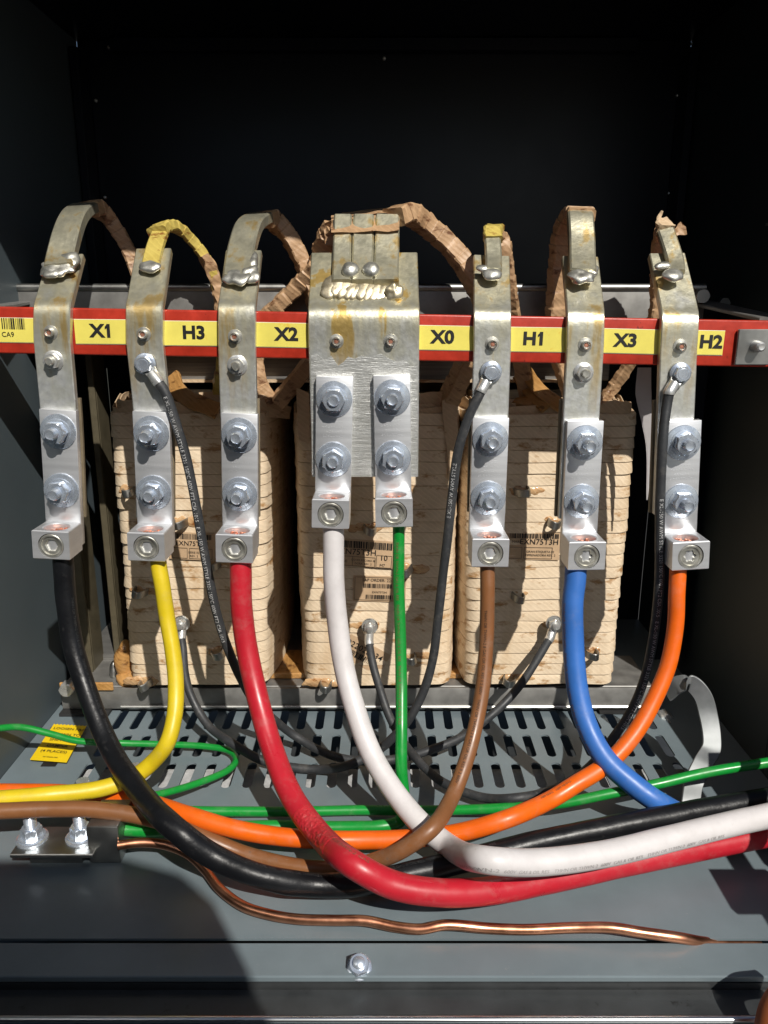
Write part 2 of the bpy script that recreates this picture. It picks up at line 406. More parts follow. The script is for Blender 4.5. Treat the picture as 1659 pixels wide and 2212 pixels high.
sheet('rear_panel', (-WX, YB, -0.05), (WX, YB+0.003, ROOF), M['shade_black'])
sheet('roof_panel', (-WX-0.003, YR, ROOF), (WX+0.003, YB+0.003, ROOF+0.004), M['shade_black'])
sheet('roof_flange', (-0.27, YB-0.012, ROOF-0.012), (0.25, YB-0.002, ROOF-0.0005), M['shade_black'])
# seam strips standing off the back panel at its two sides
sheet('corner_flange', (-WX+0.002, YB-0.03, 0.30), (-WX+0.010, YB-0.002, ROOF-0.013), M['shade_black'])
sheet('corner_flange', (WX-0.010, YB-0.03, 0.30), (WX-0.002, YB-0.002, ROOF-0.013), M['shade_black'])
b = bmesh.new()
for px, py in ((830,127),(208,218),(1463,207),(228,427),(1445,418),(236,103),(1495,95)):
    b = bmesh.new(); lathe(b, [(0,0.003),(0.0013,0.0026),(0.0018,0.0015),(0.0018,0)], 10, front_at(U(px, py, YB - 0.001))); part('panel_screw', b, M['zinc_clear'], enc)
b = bmesh.new(); box(b, (-WX+0.0005, 0.60, U(20,492,0.62).z-0.0006), (-WX+0.010, 0.62, U(20,492,0.62).z+0.0006)); part('wall_flange', b, M['galv'], enc)
b = bmesh.new(); box(b, (WX-0.02, 0.60, U(1640,482,0.6).z-0.0007), (WX-0.001, 0.612, U(1640,482,0.6).z+0.0012)); part('wall_flange', b, M['galv'], enc)
# slotted floor pan
def floor_pan():
    bm = bmesh.new(); YF = 0.3765
    def quad(x0, y0, x1, y1): bm.faces.new([bm.verts.new((x, y, 0)) for x, y in ((x0,y0),(x1,y0),(x1,y1),(x0,y1))])
    nc = 30; st = 0.0166; xa = -st * nc / 2; rows = (0.5205, 0.5635, 0.6065); rh = 0.043; sw = 0.0038; slh = 0.0345
    quad(-WX+0.0005, YF, WX-0.0005, rows[0]); quad(-WX+0.0005, rows[0], xa, rows[-1]+rh); quad(-xa, rows[0], WX-0.0005, rows[-1]+rh); quad(-WX+0.0005, rows[-1]+rh, WX-0.0005, YB-0.0005)
    for ri, y0 in enumerate(rows):
        for c in range(nc):
            x0 = xa + c * st; cx = x0 + st/2; cy = y0 + rh/2
            y1 = y0 + rh; N = 10
            quad(x0, y0, cx - sw, y1); quad(cx + sw, y0, x0 + st, y1)
            for sg, yc_, ye in ((1, cy + slh/2 - sw, y1), (-1, cy - slh/2 + sw, y0)):
                A = [(cx + sw*math.cos(math.pi*k/N), yc_ + sg*sw*math.sin(math.pi*k/N)) for k in range(N+1)]
                for p, q in zip(A, A[1:]):
                    f4 = [(p[0], p[1]), (p[0], ye), (q[0], ye), (q[0], q[1])]
                    bm.faces.new([bm.verts.new((x, y, 0)) for x, y in (f4 if sg < 0 else f4[::-1])])
    bmesh.ops.remove_doubles(bm, verts=bm.verts, dist=1e-6)
    return bm
bm = floor_pan(); r = bmesh.ops.extrude_face_region(bm, geom=list(bm.faces))
bmesh.ops.translate(bm, verts=[v for v in r['geom'] if isinstance(v, bmesh.types.BMVert)], vec=(0,0,-0.0016))
part('floor_pan', bm, M['grey'], enc, smooth=False)
sheet('under_pan', (-WX, 0.40, -0.095), (WX, YB, -0.092), M['black_plate'])
sheet('under_ledge', (-0.26, 0.50, -0.0135), (0.26, 0.5685, -0.0120), M['under'])
# front lip, dirty ledge and rim
b = bmesh.new(); box(b, (-0.33, 0.3495, -0.004), (0.300, 0.3735, 0.0), 0.0008, 2); box(b, (-0.33, 0.3705, -0.03), (0.300, 0.3735, -0.0045)); part('front_lip', b, M['grey'], enc, smooth=False)
b = bmesh.new(); box(b, (-0.33, 0.3300, -0.010), (0.33, 0.3485, -0.008)); box(b, (-0.33, 0.3495, -0.03), (0.33, 0.3525, -0.0045)); part('dirty_ledge', b, M['black_plate'], enc, smooth=False)
b = bmesh.new(); lathe(b, [(0,-0.33),(0.0019,-0.33),(0.0019,0.33),(0,0.33)], 16, Matrix.Translation((0,0.3275,-0.0055)) @ Matrix.Rotation(math.radians(90), 4, 'Y')); part('front_rim', b, M['rim'], enc)
sheet('front_skirt', (-0.34, 0.3235, -0.12), (0.34, 0.3258, -0.006), M['grey'])
sheet('lip_end', (0.302, 0.345, -0.02), (0.309, 0.3765, -0.001), M['grey'])
sheet('strip_shadow_caster', (0.2935, 0.235, 0.134), (0.3055, 0.42, 0.140), M['grey'])  # unseen bar added to cast the shadow strip on the floor
b = bmesh.new(); box(b, (0.262, 0.30, 0.10), (0.30, 0.335, 0.105), mat=None); part('tab_shadow_caster', b, M['grey'], enc)  # unseen tab added to cast a small shadow on the floor
# bolt on the front lip
b = bmesh.new(); T_ = Matrix.Translation(Z(776, 2090, 0.0)) @ Matrix.Rotation(math.radians(28), 4, 'X')
lathe(b, [(0,0),(0.0072,0),(0.0072,0.001),(0.006,0.0018),(0,0.0018)], 24, T_); hexnut(b, 0.0105, 0.0016, 0.007, T_, rot=0.3); lathe(b, [(0.0035,0.006),(0.0035,0.0085),(0.002,0.0095),(0,0.0095)], 16, T_)
part('lip_bolt', b, M['zinc'], enc)
blocker = thing('sky_blocker', 'unseen added door swung wide open at the left, outside the opening', 'blocker', (-0.31, 0.32, -0.1))  # unseen panel added outside to block sky light from the side walls
b = bmesh.new(); box(b, (0, -0.72, -0.5), (0.02, 0, 0.95), 0.002, 1, Matrix.Translation((-0.335, 0.32, 0)) @ Matrix.Rotation(math.radians(-14), 4, 'Z')); part('sky_blocker_sheet', b, M['black_plate'], blocker, smooth=False)
# plate added unseen behind the camera to cast the photographer's shade on the floor
shadow_plate = thing('photographer_shadow_plate', 'grey removed front cover standing outside, its rounded corner shading the floor at lower left', 'shadow caster', (0, -0.12, -0.6))
b = bmesh.new(); out = [(-0.42,-0.6),(0.17,-0.6),(0.138,0.40),(0.129,0.485),(0.122,0.535),(0.106,0.562),(0.07,0.578),(-0.02,0.576),(-0.14,0.60),(-0.42,0.60)]
fa = bm_f = b.faces.new([b.verts.new((x, -0.105, z)) for x, z in out]); r = bmesh.ops.extrude_face_region(b, geom=[fa]); bmesh.ops.translate(b, verts=[v for v in r['geom'] if isinstance(v, bmesh.types.BMVert)], vec=(0,-0.012,0))
part('shadow_plate_sheet', b, M['grey'], shadow_plate, smooth=False)

# ================================================================ core, clamps and frame
cl = thing('clamp_channel', 'long grey steel channel clamping the core behind the red bar', 'steel channel', (0, 0.69, 0.36))
b = bmesh.new(); YC = 0.668
zt = U(800, 619, YC).z; zb = U(800, 760, YC).z; x0 = U(24, 619, YC).x; x1 = U(1527, 619, YC).x
box(b, (x0, YC, zb), (x1, YC+0.004, zt), 0.001, 2); box(b, (x0, YC+0.0045, zt-0.004), (x1, YC+0.045, zt), 0.001, 2)
part('web_plate', b, M['channel'], cl)
b = bmesh.new(); lathe(b, [(0,0),(0.0032,0),(0.0032,x1-x0-0.002),(0,x1-x0-0.002)], 14, Matrix.Translation((x0+0.001, YC+0.001, zt-0.0008)) @ Matrix.Rotation(math.radians(90),4,'Y')); part('rolled_edge', b, M['galv'], cl)
b = bmesh.new(); hexnut(b, 0.011, 0, 0.007, front_at(U(1512, 640, YC-0.001))); hexnut(b, 0.009, 0, 0.006, front_at(U(1560, 655, YC+0.02))); part('channel_bolt', b, M['galv'], cl)
for sx in (-1, 1):
    b = bmesh.new(); xa_ = U(1655 if sx > 0 else -20, 690, 0.60).x; xb_ = (x1 if sx > 0 else x0)
    p0 = Vector((xa_, 0.59, U(800,691 if sx>0 else 668,0.56).z)); p1 = Vector((xb_, 0.69, zt-0.012))
    ribbon(b, [p0, p1], 0.022, 0.003, [(1,0,0)]*2); part('side_arm', b, M['channel'], cl)
yoke = thing('core_yoke', 'stack of grey core laminations above the three coils', 'transformer core', (0, 0.72, 0.3))
b = bmesh.new(); box(b, (-0.215, 0.69, U(0,822,0.69).z), (0.20, 0.78, U(0,762,0.69).z), 0.001); part('lamination_stack', b, M['lamination'], yoke)
b = bmesh.new(); box(b, (-0.20, 0.679, U(0,826,0.68).z), (0.19, 0.689, U(0,821,0.68).z)); part('edge_paper', b, M['card'], yoke)
b = bmesh.new(); box(b, (-0.30, 0.70, 0.02), (0.205, 0.80, 0.03)); 
for xx in (-0.165, -0.005, 0.14): box(b, (xx-0.03, 0.71, 0.03), (xx+0.03, 0.79, 0.29))
part('core_leg', b, M['lamination'], yoke)
# base channel
base = thing('base_channel', 'dark steel channel on the floor under the three coils', 'steel channel', (0, 0.64, 0))
b = bmesh.new(); YF = 0.640; zt2 = U(800, 1487, YF).z; x0 = U(132, 1510, YF).x; x1 = U(1412, 1510, YF).x
box(b, (x0, YF, 0.0035), (x1, YF+0.004, zt2), 0.0012, 2); box(b, (x0, YF+0.0045, zt2-0.004), (x1, YF+0.07, zt2-0.0002), 0.001)
part('channel_web', b, M['channel'], base)
b = bmesh.new(); box(b, (x0, YF-0.008, 0.0006), (x0+0.045, YF+0.04, 0.0032)); part('rubber_pad', b, M['rubber'], base)
b = bmesh.new(); box(b, (x1-0.05, YF-0.004, 0.0006), (x1, YF+0.04, 0.0032)); part('rubber_pad', b, M['rubber'], base)
b = bmesh.new(); box(b, (x0+0.001, YF-0.003, zt2-0.001), (x0+0.05, YF-0.0005, zt2+0.007), 0.0008); box(b, (-0.215, YF+0.018, zt2), (0.205, YF+0.07, zt2+0.006), 0.001); part('wood_spacer', b, M['wood'], base)
b = bmesh.new(); lathe(b, [(0,0),(0.0022,0),(0.0022,x1-x0-0.06),(0,x1-x0-0.06)], 10, Matrix.Translation((x0+0.055, YF-0.0005, 0.0062)) @ Matrix.Rotation(math.radians(90),4,'Y')); part('bottom_edge', b, M['galv'], base)
b = bmesh.new()
hexnut(b, 0.012, 0, 0.009, front_at(U(150, 1482, YF-0.004))); part('base_bolt', b, M['zinc_clear'], base)
b = bmesh.new(); hexnut(b, 0.012, 0, 0.010, front_at(U(1432, 1545, YF)) , rot=0.4); lathe(b, [(0,0.018),(0.003,0.018),(0.003,0)], 14, front_at(U(1432,1545,YF)))
part('base_bolt', b, M['zinc_clear'], base)
for i, (xl, xr, y0, mt, lb) in enumerate(((-0.300, -0.279, 0.672, 'olive', 'brown varnished steel post in front, at the left of the coils'), (-0.268, -0.262, 0.70, 'olive', 'thin steel post standing behind the black cable at left'), (0.268, 0.292, 0.70, 'shade_black', 'steel post right of the coils, coloured dark for the shade'))):  # right post has its shade put into the colour
    b = bmesh.new(); box(b, (xl, y0, 0.024), (xr, y0+0.004, 0.352), 0.0008); box(b, (xr-0.003, y0+0.0045, 0.024), (xr, y0+0.03, 0.352))
    o = mesh_obj('frame_post', b, M[mt], False); tag(o, lb, 'steel post', 'posts of the core frame')
# ================================================================ coils
def outline(cx, cy, hx, hy, r, n=112):
    """rounded rectangle with slightly bulging sides: (x, y, outward x, outward y)"""
    R0 = 0.0095; pts = []
    per = [(cx+hx-R0, cy+hy-R0, 0), (cx-hx+R0, cy+hy-R0, 90), (cx-hx+R0, cy-hy+R0, 180), (cx+hx-R0, cy-hy+R0, 270)]
    k = n // 4; arc = 9
    for q, (ox, oy, a0) in enumerate(per):
        for i in range(arc):
            a = math.radians(a0 + 90*i/(arc-1)); pts.append((ox + R0*math.cos(a), oy + R0*math.sin(a), math.cos(a), math.sin(a)))
        nx_, ny_, na = per[(q+1) % 4]; a = math.radians(a0 + 90); p0 = (ox + R0*math.cos(a), oy + R0*math.sin(a)); p1 = (nx_ + R0*math.cos(a), ny_ + R0*math.sin(a))
        for i in range(1, k-arc+1):
            f = i/(k-arc+1); pts.append((p0[0]+(p1[0]-p0[0])*f, p0[1]+(p1[1]-p0[1])*f, math.cos(a), math.sin(a)))
    out = []
    for x, y, c, s_ in pts:
        v = (y-cy)/hy; u = (x-cx)/hx
        out.append((x + 0.011*u*max(0, 1-(v-0.15)**2/1.33), y + 0.0006*v*(1-u*u), c, s_))
    return out
def coil_bm(cx, hx, y0, y1, z0, z1, nb, seed, lean):
    bm = bmesh.new(); cy = (y0+y1)/2; hy = (y1-y0)/2; rnd = random.Random(seed)
    rings = []; hb = (z1 - z0) / nb
    def ring(z, off, tilt=0, ph=0):
        vs = []
        f = (z - z0) / (z1 - z0)
        for x, y, c, s in outline(cx + lean*(f-0.5), cy, (hx + off)*(0.972+0.050*f), hy + off, 0):
            q = Vector((x, y, z)); wob = noise.noise(Vector((x*14, y*14, z*9)) + Vector((seed*3, 0, 0))) * 0.0022 + noise.noise(Vector((x*60, y*60, z*200))) * 0.0005
            dz = noise.noise(Vector((x*22, y*22, seed + round((z - z0) / hb) * 7.3))) * 0.0012
            vs.append(bm.verts.new((x + c*wob, y + s*wob, z + dz)))
        return vs
    for k in range(nb):
        za = z0 + k*hb; o = rnd.uniform(-0.0004, 0.0005)
        rings += [ring(za + 0.0001, -0.0012), ring(za + 0.0003, 0.0006+o), ring(za + 0.0020, 0.0005+o), ring(za + hb*0.6, 0.0002+o), ring(za + hb - 0.0006, -0.0001+o), ring(za + hb - 0.0001, -0.0005)]
    rings.append(ring(z1, -0.010)); 
    n = len(rings[0])
    for a, b_ in zip(rings, rings[1:]):
        for i in range(n):
            j = (i+1) % n; bm.faces.new((a[i], a[j], b_[j], b_[i]))
    bm.faces.new(rings[-1]); return bm
CY0, CY1 = 0.636, 0.815
cz0 = U(800, 1478, CY0).z; cz1 = U(800, 893, CY0).z
coils = []
for i, (xa_, xb_, lb, lean) in enumerate(((-0.229, -0.105, 'left paper wrapped coil behind the yellow cable', 0.003), (-0.071, 0.059, 'middle paper wrapped coil behind the white and green cables', 0.0), (0.074, 0.209, 'right paper wrapped coil behind the brown and blue cables', -0.0))):
    t = thing('winding_coil', lb, 'coil', ((xa_+xb_)/2, (CY0+CY1)/2, cz0), 'paper wrapped coils on the core'); coils.append(t)
    part('tape_winding', coil_bm((xa_+xb_)/2, (xb_-xa_)/2, CY0, CY1, cz0, cz1, 24, 11+i, lean), M['tape'], t, angle=22)
    b = bmesh.new(); rnd = random.Random(40+i)            # thin pressboard layers standing out of the top
    for k in range(5):
        off = -0.0025 - 0.0028*k; h = rnd.uniform(0.003, 0.010) + (0.003 if k > 2 else 0)
        oo = outline((xa_+xb_)/2, (CY0+CY1)/2, (xb_-xa_)/2 + off, (CY1-CY0)/2 + off, 0)
        lo_ = []; hi_ = []; li = []; hin = []
        for (x, y, c, s) in oo:
            hh = h + 0.006 * noise.noise(Vector((x*40, y*40, k*5+i*9))) + 0.0015 * noise.noise(Vector((x*300, y*300, k)))
            lo_.append(b.verts.new((x, y, cz1-0.004))); hi_.append(b.verts.new((x, y, cz1+max(0.0006, hh))))
            li.append(b.verts.new((x-c*0.0008, y-s*0.0008, cz1-0.004))); hin.append(b.verts.new((x-c*0.0008, y-s*0.0008, cz1+max(0.0006, hh))))
        n = len(oo)
        for q in range(n):
            j = (q+1) % n; b.faces.new((lo_[q], lo_[j], hi_[j], hi_[q])); b.faces.new((hi_[q], hi_[j], hin[j], hin[q])); b.faces.new((li[j], li[q], hin[q], hin[j]))
    part('paper_collar', b, M['card'], t)
# tap tabs with their resin smears
TABS = [[(281,1060),(392,1128),(464,1218),(306,1276),(392,1347),(472,1408),(317,1473)],
        [(799,1141),(877,1230),(799,1353),(884,1418),(704,1477)],
        [(1125,1060),(1197,1128),(1117,1286),(1197,1347),(1274,1408),(1101,1466)]]
for ci, tabs in enumerate(TABS):
    for k, (px, py) in enumerate(tabs):
        c = U(px, py, CY0 - 0.0015); b = bmesh.new()
        w_ = random.uniform(0.0042, 0.0052)
        loc = [(-w_*1.1, 0.004, 0), (-w_, -0.006, 0), (-w_*0.55, -0.0105, 0), (0, -0.012, -0.0003), (w_*0.55, -0.0105, -0.0005), (w_, -0.006, 0), (w_*1.1, 0.004, 0)]
        rt = Matrix.Rotation(random.uniform(-0.35, 0.35), 4, 'Y') @ Matrix.Rotation(random.uniform(-0.3, 0.3), 4, 'Z')
        ribbon(b, crom([c + (rt @ Vector(p)) for p in loc], 5), 0.0068, 0.0016, [(rt @ Vector((0,0,1)))]*31)
        tb = part('tap_tab', b, M['galv'], coils[ci])
        b = bmesh.new(); d = 1 if k % 2 else -1
        if py in (1060, 1128, 1218): d = 1
        blob(b, c + Vector((d*0.011, 0.0012, random.uniform(-0.0008,0.0008))), 0.0105, 0.0016, 0.0042, 0.5, 220, k+ci*9, 3)
        blob(b, c + Vector((-d*0.002, 0.0012, 0)), 0.0085, 0.0018, 0.0048, 0.5, 220, k+ci*9+4, 3)
        part('resin_smear', b, M['resin'], coils[ci])
# loose pressboard flaps, wedges and resin lumps around the coils
def slab(name, pts, thick, mat, parent, Y, tilt=0.0, cr=0.0):
    b = bmesh.new(); q = [U(px, py, Y + dy) for px, py, dy in pts]
    fa = b.faces.new([b.verts.new(p) for p in q]); bmesh.ops.subdivide_edges(b, edges=list(b.edges), cuts=4, use_grid_fill=True)
    for v in b.verts: v.co += noise.noise_vector(v.co * 90) * cr
    r = bmesh.ops.extrude_face_region(b, geom=list(b.faces)); bmesh.ops.translate(b, verts=[v for v in r['geom'] if isinstance(v, bmesh.types.BMVert)], vec=(0, thick, 0))
    return part(name, b, mat, parent, smooth=False)
slab('pressboard_flap', [(640,838,0),(668,850,0),(668,960,0),(645,950,0)], 0.001, M['card'], coils[1], 0.632, cr=0.001)
slab('pressboard_flap', [(955,868,0),(992,838,0.004),(985,1000,0.004),(970,1040,0)], 0.001, M['card'], coils[1], 0.634, cr=0.001)
slab('pressboard_flap', [(905,850,0.006),(958,845,0.004),(962,905,0),(905,900,0)], 0.001, M['card'], coils[1], 0.640, cr=0.002)
slab('pressboard_flap', [(430,848,0),(475,846,0),(475,880,0),(432,880,0)], 0.001, M['card'], coils[0], 0.655, cr=0.001)
slab('pressboard_flap', [(1300,878,0),(1330,862,0.01),(1362,880,0.01),(1358,905,0)], 0.001, M['card'], coils[2], 0.640, cr=0.001)
slab('pressboard_flap', [(556,850,0.004),(600,860,0.012),(632,880,0.02),(628,905,0.02),(556,900,0)], 0.001, M['card'], coils[0], 0.645, cr=0.002)
for ci, wedge in enumerate((((372,812,0.67),(392,852,0.645),(470,888,0.632)), ((1135,800,0.665),(1165,842,0.645),(1215,880,0.632)), ((1120,812,0.675),(1150,852,0.65),(1180,882,0.634)))):
    b = bmesh.new(); ribbon(b, crom([U(*p) for p in wedge], 6), 0.011 if ci else 0.014, 0.004, [(0.6, 0.2, 0.6)]*13, crinkle=0.0008, seed=ci); part('wood_wedge', b, M['wood'], coils[0 if ci == 0 else 2])
b = bmesh.new(); blob(b, U(1150, 872, 0.65), 0.017, 0.012, 0.007, 0.5, 60, 3); part('resin_lump', b, M['wood'], coils[2])
b = bmesh.new(); blob(b, U(270, 1425, 0.66), 0.009, 0.010, 0.022, 0.35, 60, 5); blob(b, U(285, 1468, 0.655), 0.013, 0.010, 0.009, 0.4, 90, 6); part('resin_lump', b, M['wood'], coils[0])
b = bmesh.new(); blob(b, U(248, 1445, 0.665), 0.004, 0.006, 0.009, 0.4, 90, 8); part('bolt_end', b, M['galv'], coils[0])

# stickers on the coils (sheet, then writing a little proud of it)
def sticker(parent, px, py, wpx, hpx, rot, lines, bars=None, Y=None, frame=False):
    Y = Y or CY0 - 0.0024; c = U(px, py, Y); s = 0.66 / FPX
    R_ = Matrix.Translation(c) @ Matrix.Rotation(math.radians(rot), 4, 'Y') @ TOFRONT
    W, Hh = wpx*s/2, hpx*s/2
    b = bmesh.new(); n = 8
    g_ = [[b.verts.new(R_ @ Vector((-W + 2*W*i/n, -Hh + 2*Hh*j/3, 0.0002 * noise.noise(Vector((i, j, px)))))) for j in range(4)] for i in range(n+1)]
    for i in range(n):
        for j in range(3): b.faces.new((g_[i][j], g_[i+1][j], g_[i+1][j+1], g_[i][j+1]))
    st = part('sticker', b, M['oldlabel'], parent)
    b = bmesh.new(); R2 = R_ @ Matrix.Translation((0, 0, 0.0005))
    for (tx, ty, sz, body, bold) in lines: add_text(b, body, sz*s*1.35, R2 @ Matrix.Translation((tx*s, -ty*s, 0)), bold)
    for (bx0, bx1, by0, by1) in (bars or []): bars_bm(b, R2, bx0*s, bx1*s, -by1*s, -by0*s, int(px+by0), 0.00042)
    if frame:
        for fr_ in frame:
            x0_, x1_, y0_, y1_ = [v*s for v in fr_]; e = 0.8*s
            for q in (((x0_,-y0_),(x1_,-y0_+0),(x1_,-y0_-e),(x0_,-y0_-e)), ((x0_,-y1_),(x1_,-y1_),(x1_,-y1_+e),(x0_,-y1_+e)), ((x0_,-y0_-e),(x0_+e,-y0_-e),(x0_+e,-y1_+e),(x0_,-y1_+e)), ((x1_-e,-y0_-e),(x1_,-y0_-e),(x1_,-y1_+e),(x1_-e,-y1_+e))):
                b.faces.new([b.verts.new(R2 @ Vector((x, y, 0))) for x, y in q])
    o = part('lettering', b, M['ink'], st, smooth=False, world=False)
    return st
FR = [(-68, 30, 8, 30), (-20, 30, 8, 30), (32, 66, 2, 30)]
sticker(coils[1], 782, 1195, 150, 62, 4, [(-14,-2,14,'EXN75T3H',0.00003),(48,8,13,'10',0.00003),(46,25,7,'M7',0),(4,16,4.5,'COVER RECORD SE',0),(4,24,4.5,'DORA  REV. 2',0),(-40,20,6,'SERIE',0)], [(-40,66,-27,-11)], frame=FR)
sticker(coils[1], 820, 1272, 116, 60, 2, [(0,-20,7,'SAP ORDER: 22002',0),(0,8,5,'EXN75T3H',0)], [(-36,46,-12,-2),(-30,40,14,24)], frame=[(-55,55,-27,27)])
sticker(coils[1], 788, 1415, 104, 58, 30, [(-6,-10,15,'022025234',0.00003)], [(-38,34,2,16)])
sticker(coils[2], 1150, 1180, 120, 62, 1, [(14,-10,13,'EXN75T3H',0.00003),(18,12,5,'GRAN ETIQUETA 02',0),(18,20,5,'IMPRENADORA REV. 2',0),(-36,-10,6,'MARI',0)], [(-50,56,-29,-18)], frame=[(-58,-22,2,28),(-18,44,2,28)])
sticker(coils[0], 415, 1180, 100, 62, 3, [(0,-6,11,'EXN75T3H',0.00002),(4,14,5,'SERIE 02',0),(4,22,5,'REV. 2',0)], [(-40,42,-28,-16)], frame=[(-44,-10,4,28),(-6,44,4,28)])

# ================================================================ red bar with its labels
YBAR = 0.560
bar = thing('insulating_bar', 'long red insulating bar with yellow terminal labels', 'insulating bar', (0, YBAR, 0.35))
def bar_y(px): return 665 + (px - 160) * 0.0182            # top edge as pixel row
pl = U(-60, bar_y(-60), YBAR); pr = U(1700, bar_y(1700), YBAR); slope = math.atan2(pr.z - pl.z, pr.x - pl.x)
BH = 0.0325
RB = Matrix.Translation(pl) @ Matrix.Rotation(-slope, 4, 'Y')
L_ = (pr - pl).length
b = bmesh.new(); box(b, (0, 0, -BH), (L_, 0.005, 0), 0.0013, 3, RB); box(b, (0, 0.0052, -0.005), (L_, 0.026, -0.0003), 0.001, 2, RB); box(b, (0, 0.0052, -BH+0.0003), (L_, 0.026, -BH+0.005), 0.001, 2, RB)
part('red_channel', b, M['red'], bar, angle=40)
def on_bar(px, yoff=0.0, off=0.0):
    """matrix on the bar face under pixel column px; local x right, y up, z to the viewer"""
    p = U(px, bar_y(px), YBAR); return Matrix.Translation(p) @ Matrix.Rotation(-slope, 4, 'Y') @ Matrix.Translation((0, -off, -yoff)) @ TOFRONT
px_m = lambda px: U(px, bar_y(px), YBAR).x
def tape_label(pa, pb, body=None, tc=None, curl=0.0, name='label_tape'):
    yo = 0.0161; hh = 0.0083; Mx = on_bar((pa+pb)/2, yo, 0.0004) @ Matrix.Rotation(random.uniform(-0.008, 0.010), 4, 'Z'); W = (px_m(pb) - px_m(pa)) / 2
    b = bmesh.new(); n = 12
    def surf(W2, h2, z0, bm_):
        g_ = [[bm_.verts.new(Mx @ Vector((-W2 + 2*W2*i/n, -h2 + 2*h2*j/2, z0 + curl * max(0, (abs(i - n/2) / (n/2)) ** 6) + 0.0001*noise.noise(Vector((i*0.7, j, pa)))))) for j in range(3)] for i in range(n+1)]
        for i in range(n):
            for j in range(2): bm_.faces.new((g_[i][j], g_[i+1][j], g_[i+1][j+1], g_[i][j+1]))
    surf(W + 0.0001, hh + 0.0004, 0.0, b); t = part('label_tape', b, M['white_edge'], bar)
    b = bmesh.new(); surf(W, hh, 0.0003, b); part('yellow_face', b, M['yellow_label'], t, world=False)
    b = bmesh.new()
    if body: 
        Mt = on_bar(tc, 0.0158, 0.0010); add_text(b, body, 0.0124, Mt, 0.00048, sx=1.08)
        if body[1] == '1':
            xs_, _ = text_bm(body, 0.0124, 0.00048, 'CENTER', 1.08); xr_ = max(v[0] for v in xs_); yt_ = max(v[1] for v in xs_)
            b.faces.new([b.verts.new(Mt @ Vector(p)) for p in ((xr_-0.0017, yt_, 0.0001), (xr_-0.0017, yt_-0.0024, 0.0001), (xr_-0.0036, yt_-0.0036, 0.0001), (xr_-0.0036, yt_-0.0020, 0.0001))])

    else:
        bars_bm(b, on_bar(26, 0.0115, 0.0010), -0.0082, 0.0080, -0.0038, 0.0038, 5, 0.00038); add_text(b, 'CA9', 0.0048, on_bar(12, 0.0192, 0.0010), 0.00002)
    part('lettering', b, M['ink'], t, world=False, smooth=False)
tape_label(-20, 84); 
for pa, pb, tx, tc in ((158,278,'X1',217),(352,476,'H3',417),(550,672,'X2',619),(900,1030,'X0',958),(1098,1230,'H1',1157),(1302,1432,'X3',1356),(1500,1569,'H2',1541)):
    tape_label(pa, pb, tx, tc, curl=0.0006 if tx == 'H3' else 0.0)
b = bmesh.new(); box(b, (px_m(1594), YBAR-0.0035, U(1600,788,YBAR).z), (px_m(1668), YBAR-0.0006, U(1600,711,YBAR).z), 0.0006); part('end_bracket', b, M['galv'], bar)
b = bmesh.new(); T_ = front_at(U(1632,748,YBAR-0.003)); lathe(b, [(0,0.009),(0.0022,0.0095),(0.0034,0.0085),(0.0042,0.002),(0.0042,0)], 18, T_); part('bracket_rivet', b, M['zinc_clear'], bar)

# ================================================================ terminal straps
YS = 0.5535                     # front face of the straps
STR = [  # name, label, path of the front face (px, py, Y), width
 ('X1', 'far left aluminium terminal strap left of the X1 label, with thick welded lead', [(137,1120,YS),(126,905,YS),(111,735,YS),(111,682,YS),(112,664,YS+0.002),(116,648,YS+0.008),(141,556,YS+0.040)], 0.0258),
 ('H3', 'aluminium terminal strap between the X1 and H3 labels, with narrow yellow lead', [(331,1120,YS),(327,905,YS),(311,735,YS),(311,680,YS),(311,664,YS+0.002),(314,648,YS+0.008),(331,543,YS+0.040)], 0.0258),
 ('X2', 'aluminium terminal strap between the H3 and X2 labels, with thick welded lead', [(517,1120,YS),(515,905,YS),(511,740,YS),(511,684,YS),(511,666,YS+0.002),(513,650,YS+0.008),(526,547,YS+0.040)], 0.0262),
 ('X0', 'wide central aluminium terminal plate left of the X0 label, with three flat leads', [(789,1030,YS),(788,905,YS),(786,740,YS),(786,690,YS),(786,674,YS+0.002),(786,658,YS+0.008),(787,552,YS+0.040)], 0.0780),
 ('H1', 'aluminium terminal strap between the X0 and H1 labels, with taped narrow lead', [(1054,1110,YS),(1059,905,YS),(1064,745,YS),(1064,695,YS),(1064,679,YS+0.002),(1064,663,YS+0.008),(1062,558,YS+0.040)], 0.0262),
 ('X3', 'aluminium terminal strap between the H1 and X3 labels, with broad upright lead', [(1245,1120,YS),(1256,905,YS),(1265,750,YS),(1266,697,YS),(1266,682,YS+0.002),(1265,665,YS+0.008),(1254,560,YS+0.040)], 0.0262),
 ('H2', 'far right aluminium terminal strap between the X3 and H2 labels', [(1452,1110,YS),(1461,905,YS),(1467,750,YS),(1470,700,YS),(1470,685,YS+0.002),(1468,668,YS+0.008),(1442,553,YS+0.040)], 0.0262),
]
straps = {}
TS = 0.0062
for nm, lb, pts, wd in STR:
    P = [U(*p) + Vector((0, TS/2, 0)) for p in pts]
    # dense resampling, rounded only at the bend
    path = crom(P[:3], 4)[:-1] + crom(P[2:], 5)
    t = thing('terminal_strap', lb, 'terminal strap', tuple(P[2]), 'terminal straps along the red bar'); straps[nm] = t
    n = len(path)
    b = bmesh.new(); ribbon(b, path, wd, TS, ch=0.0007)
    part('strap_bar', b, M['plate' if nm == 'X0' else 'strap'], t, angle=40)
    if nm != 'X0':
        b = bmesh.new(); P2 = [p + Vector((0.0012 if p.x < 0 else -0.0016, TS/2 + 0.0022, 0)) for p in crom(P[:3], 4)[:-3]]
        ribbon(b, P2, wd, 0.0038); part('backing_strip', b, M['backing'], t)
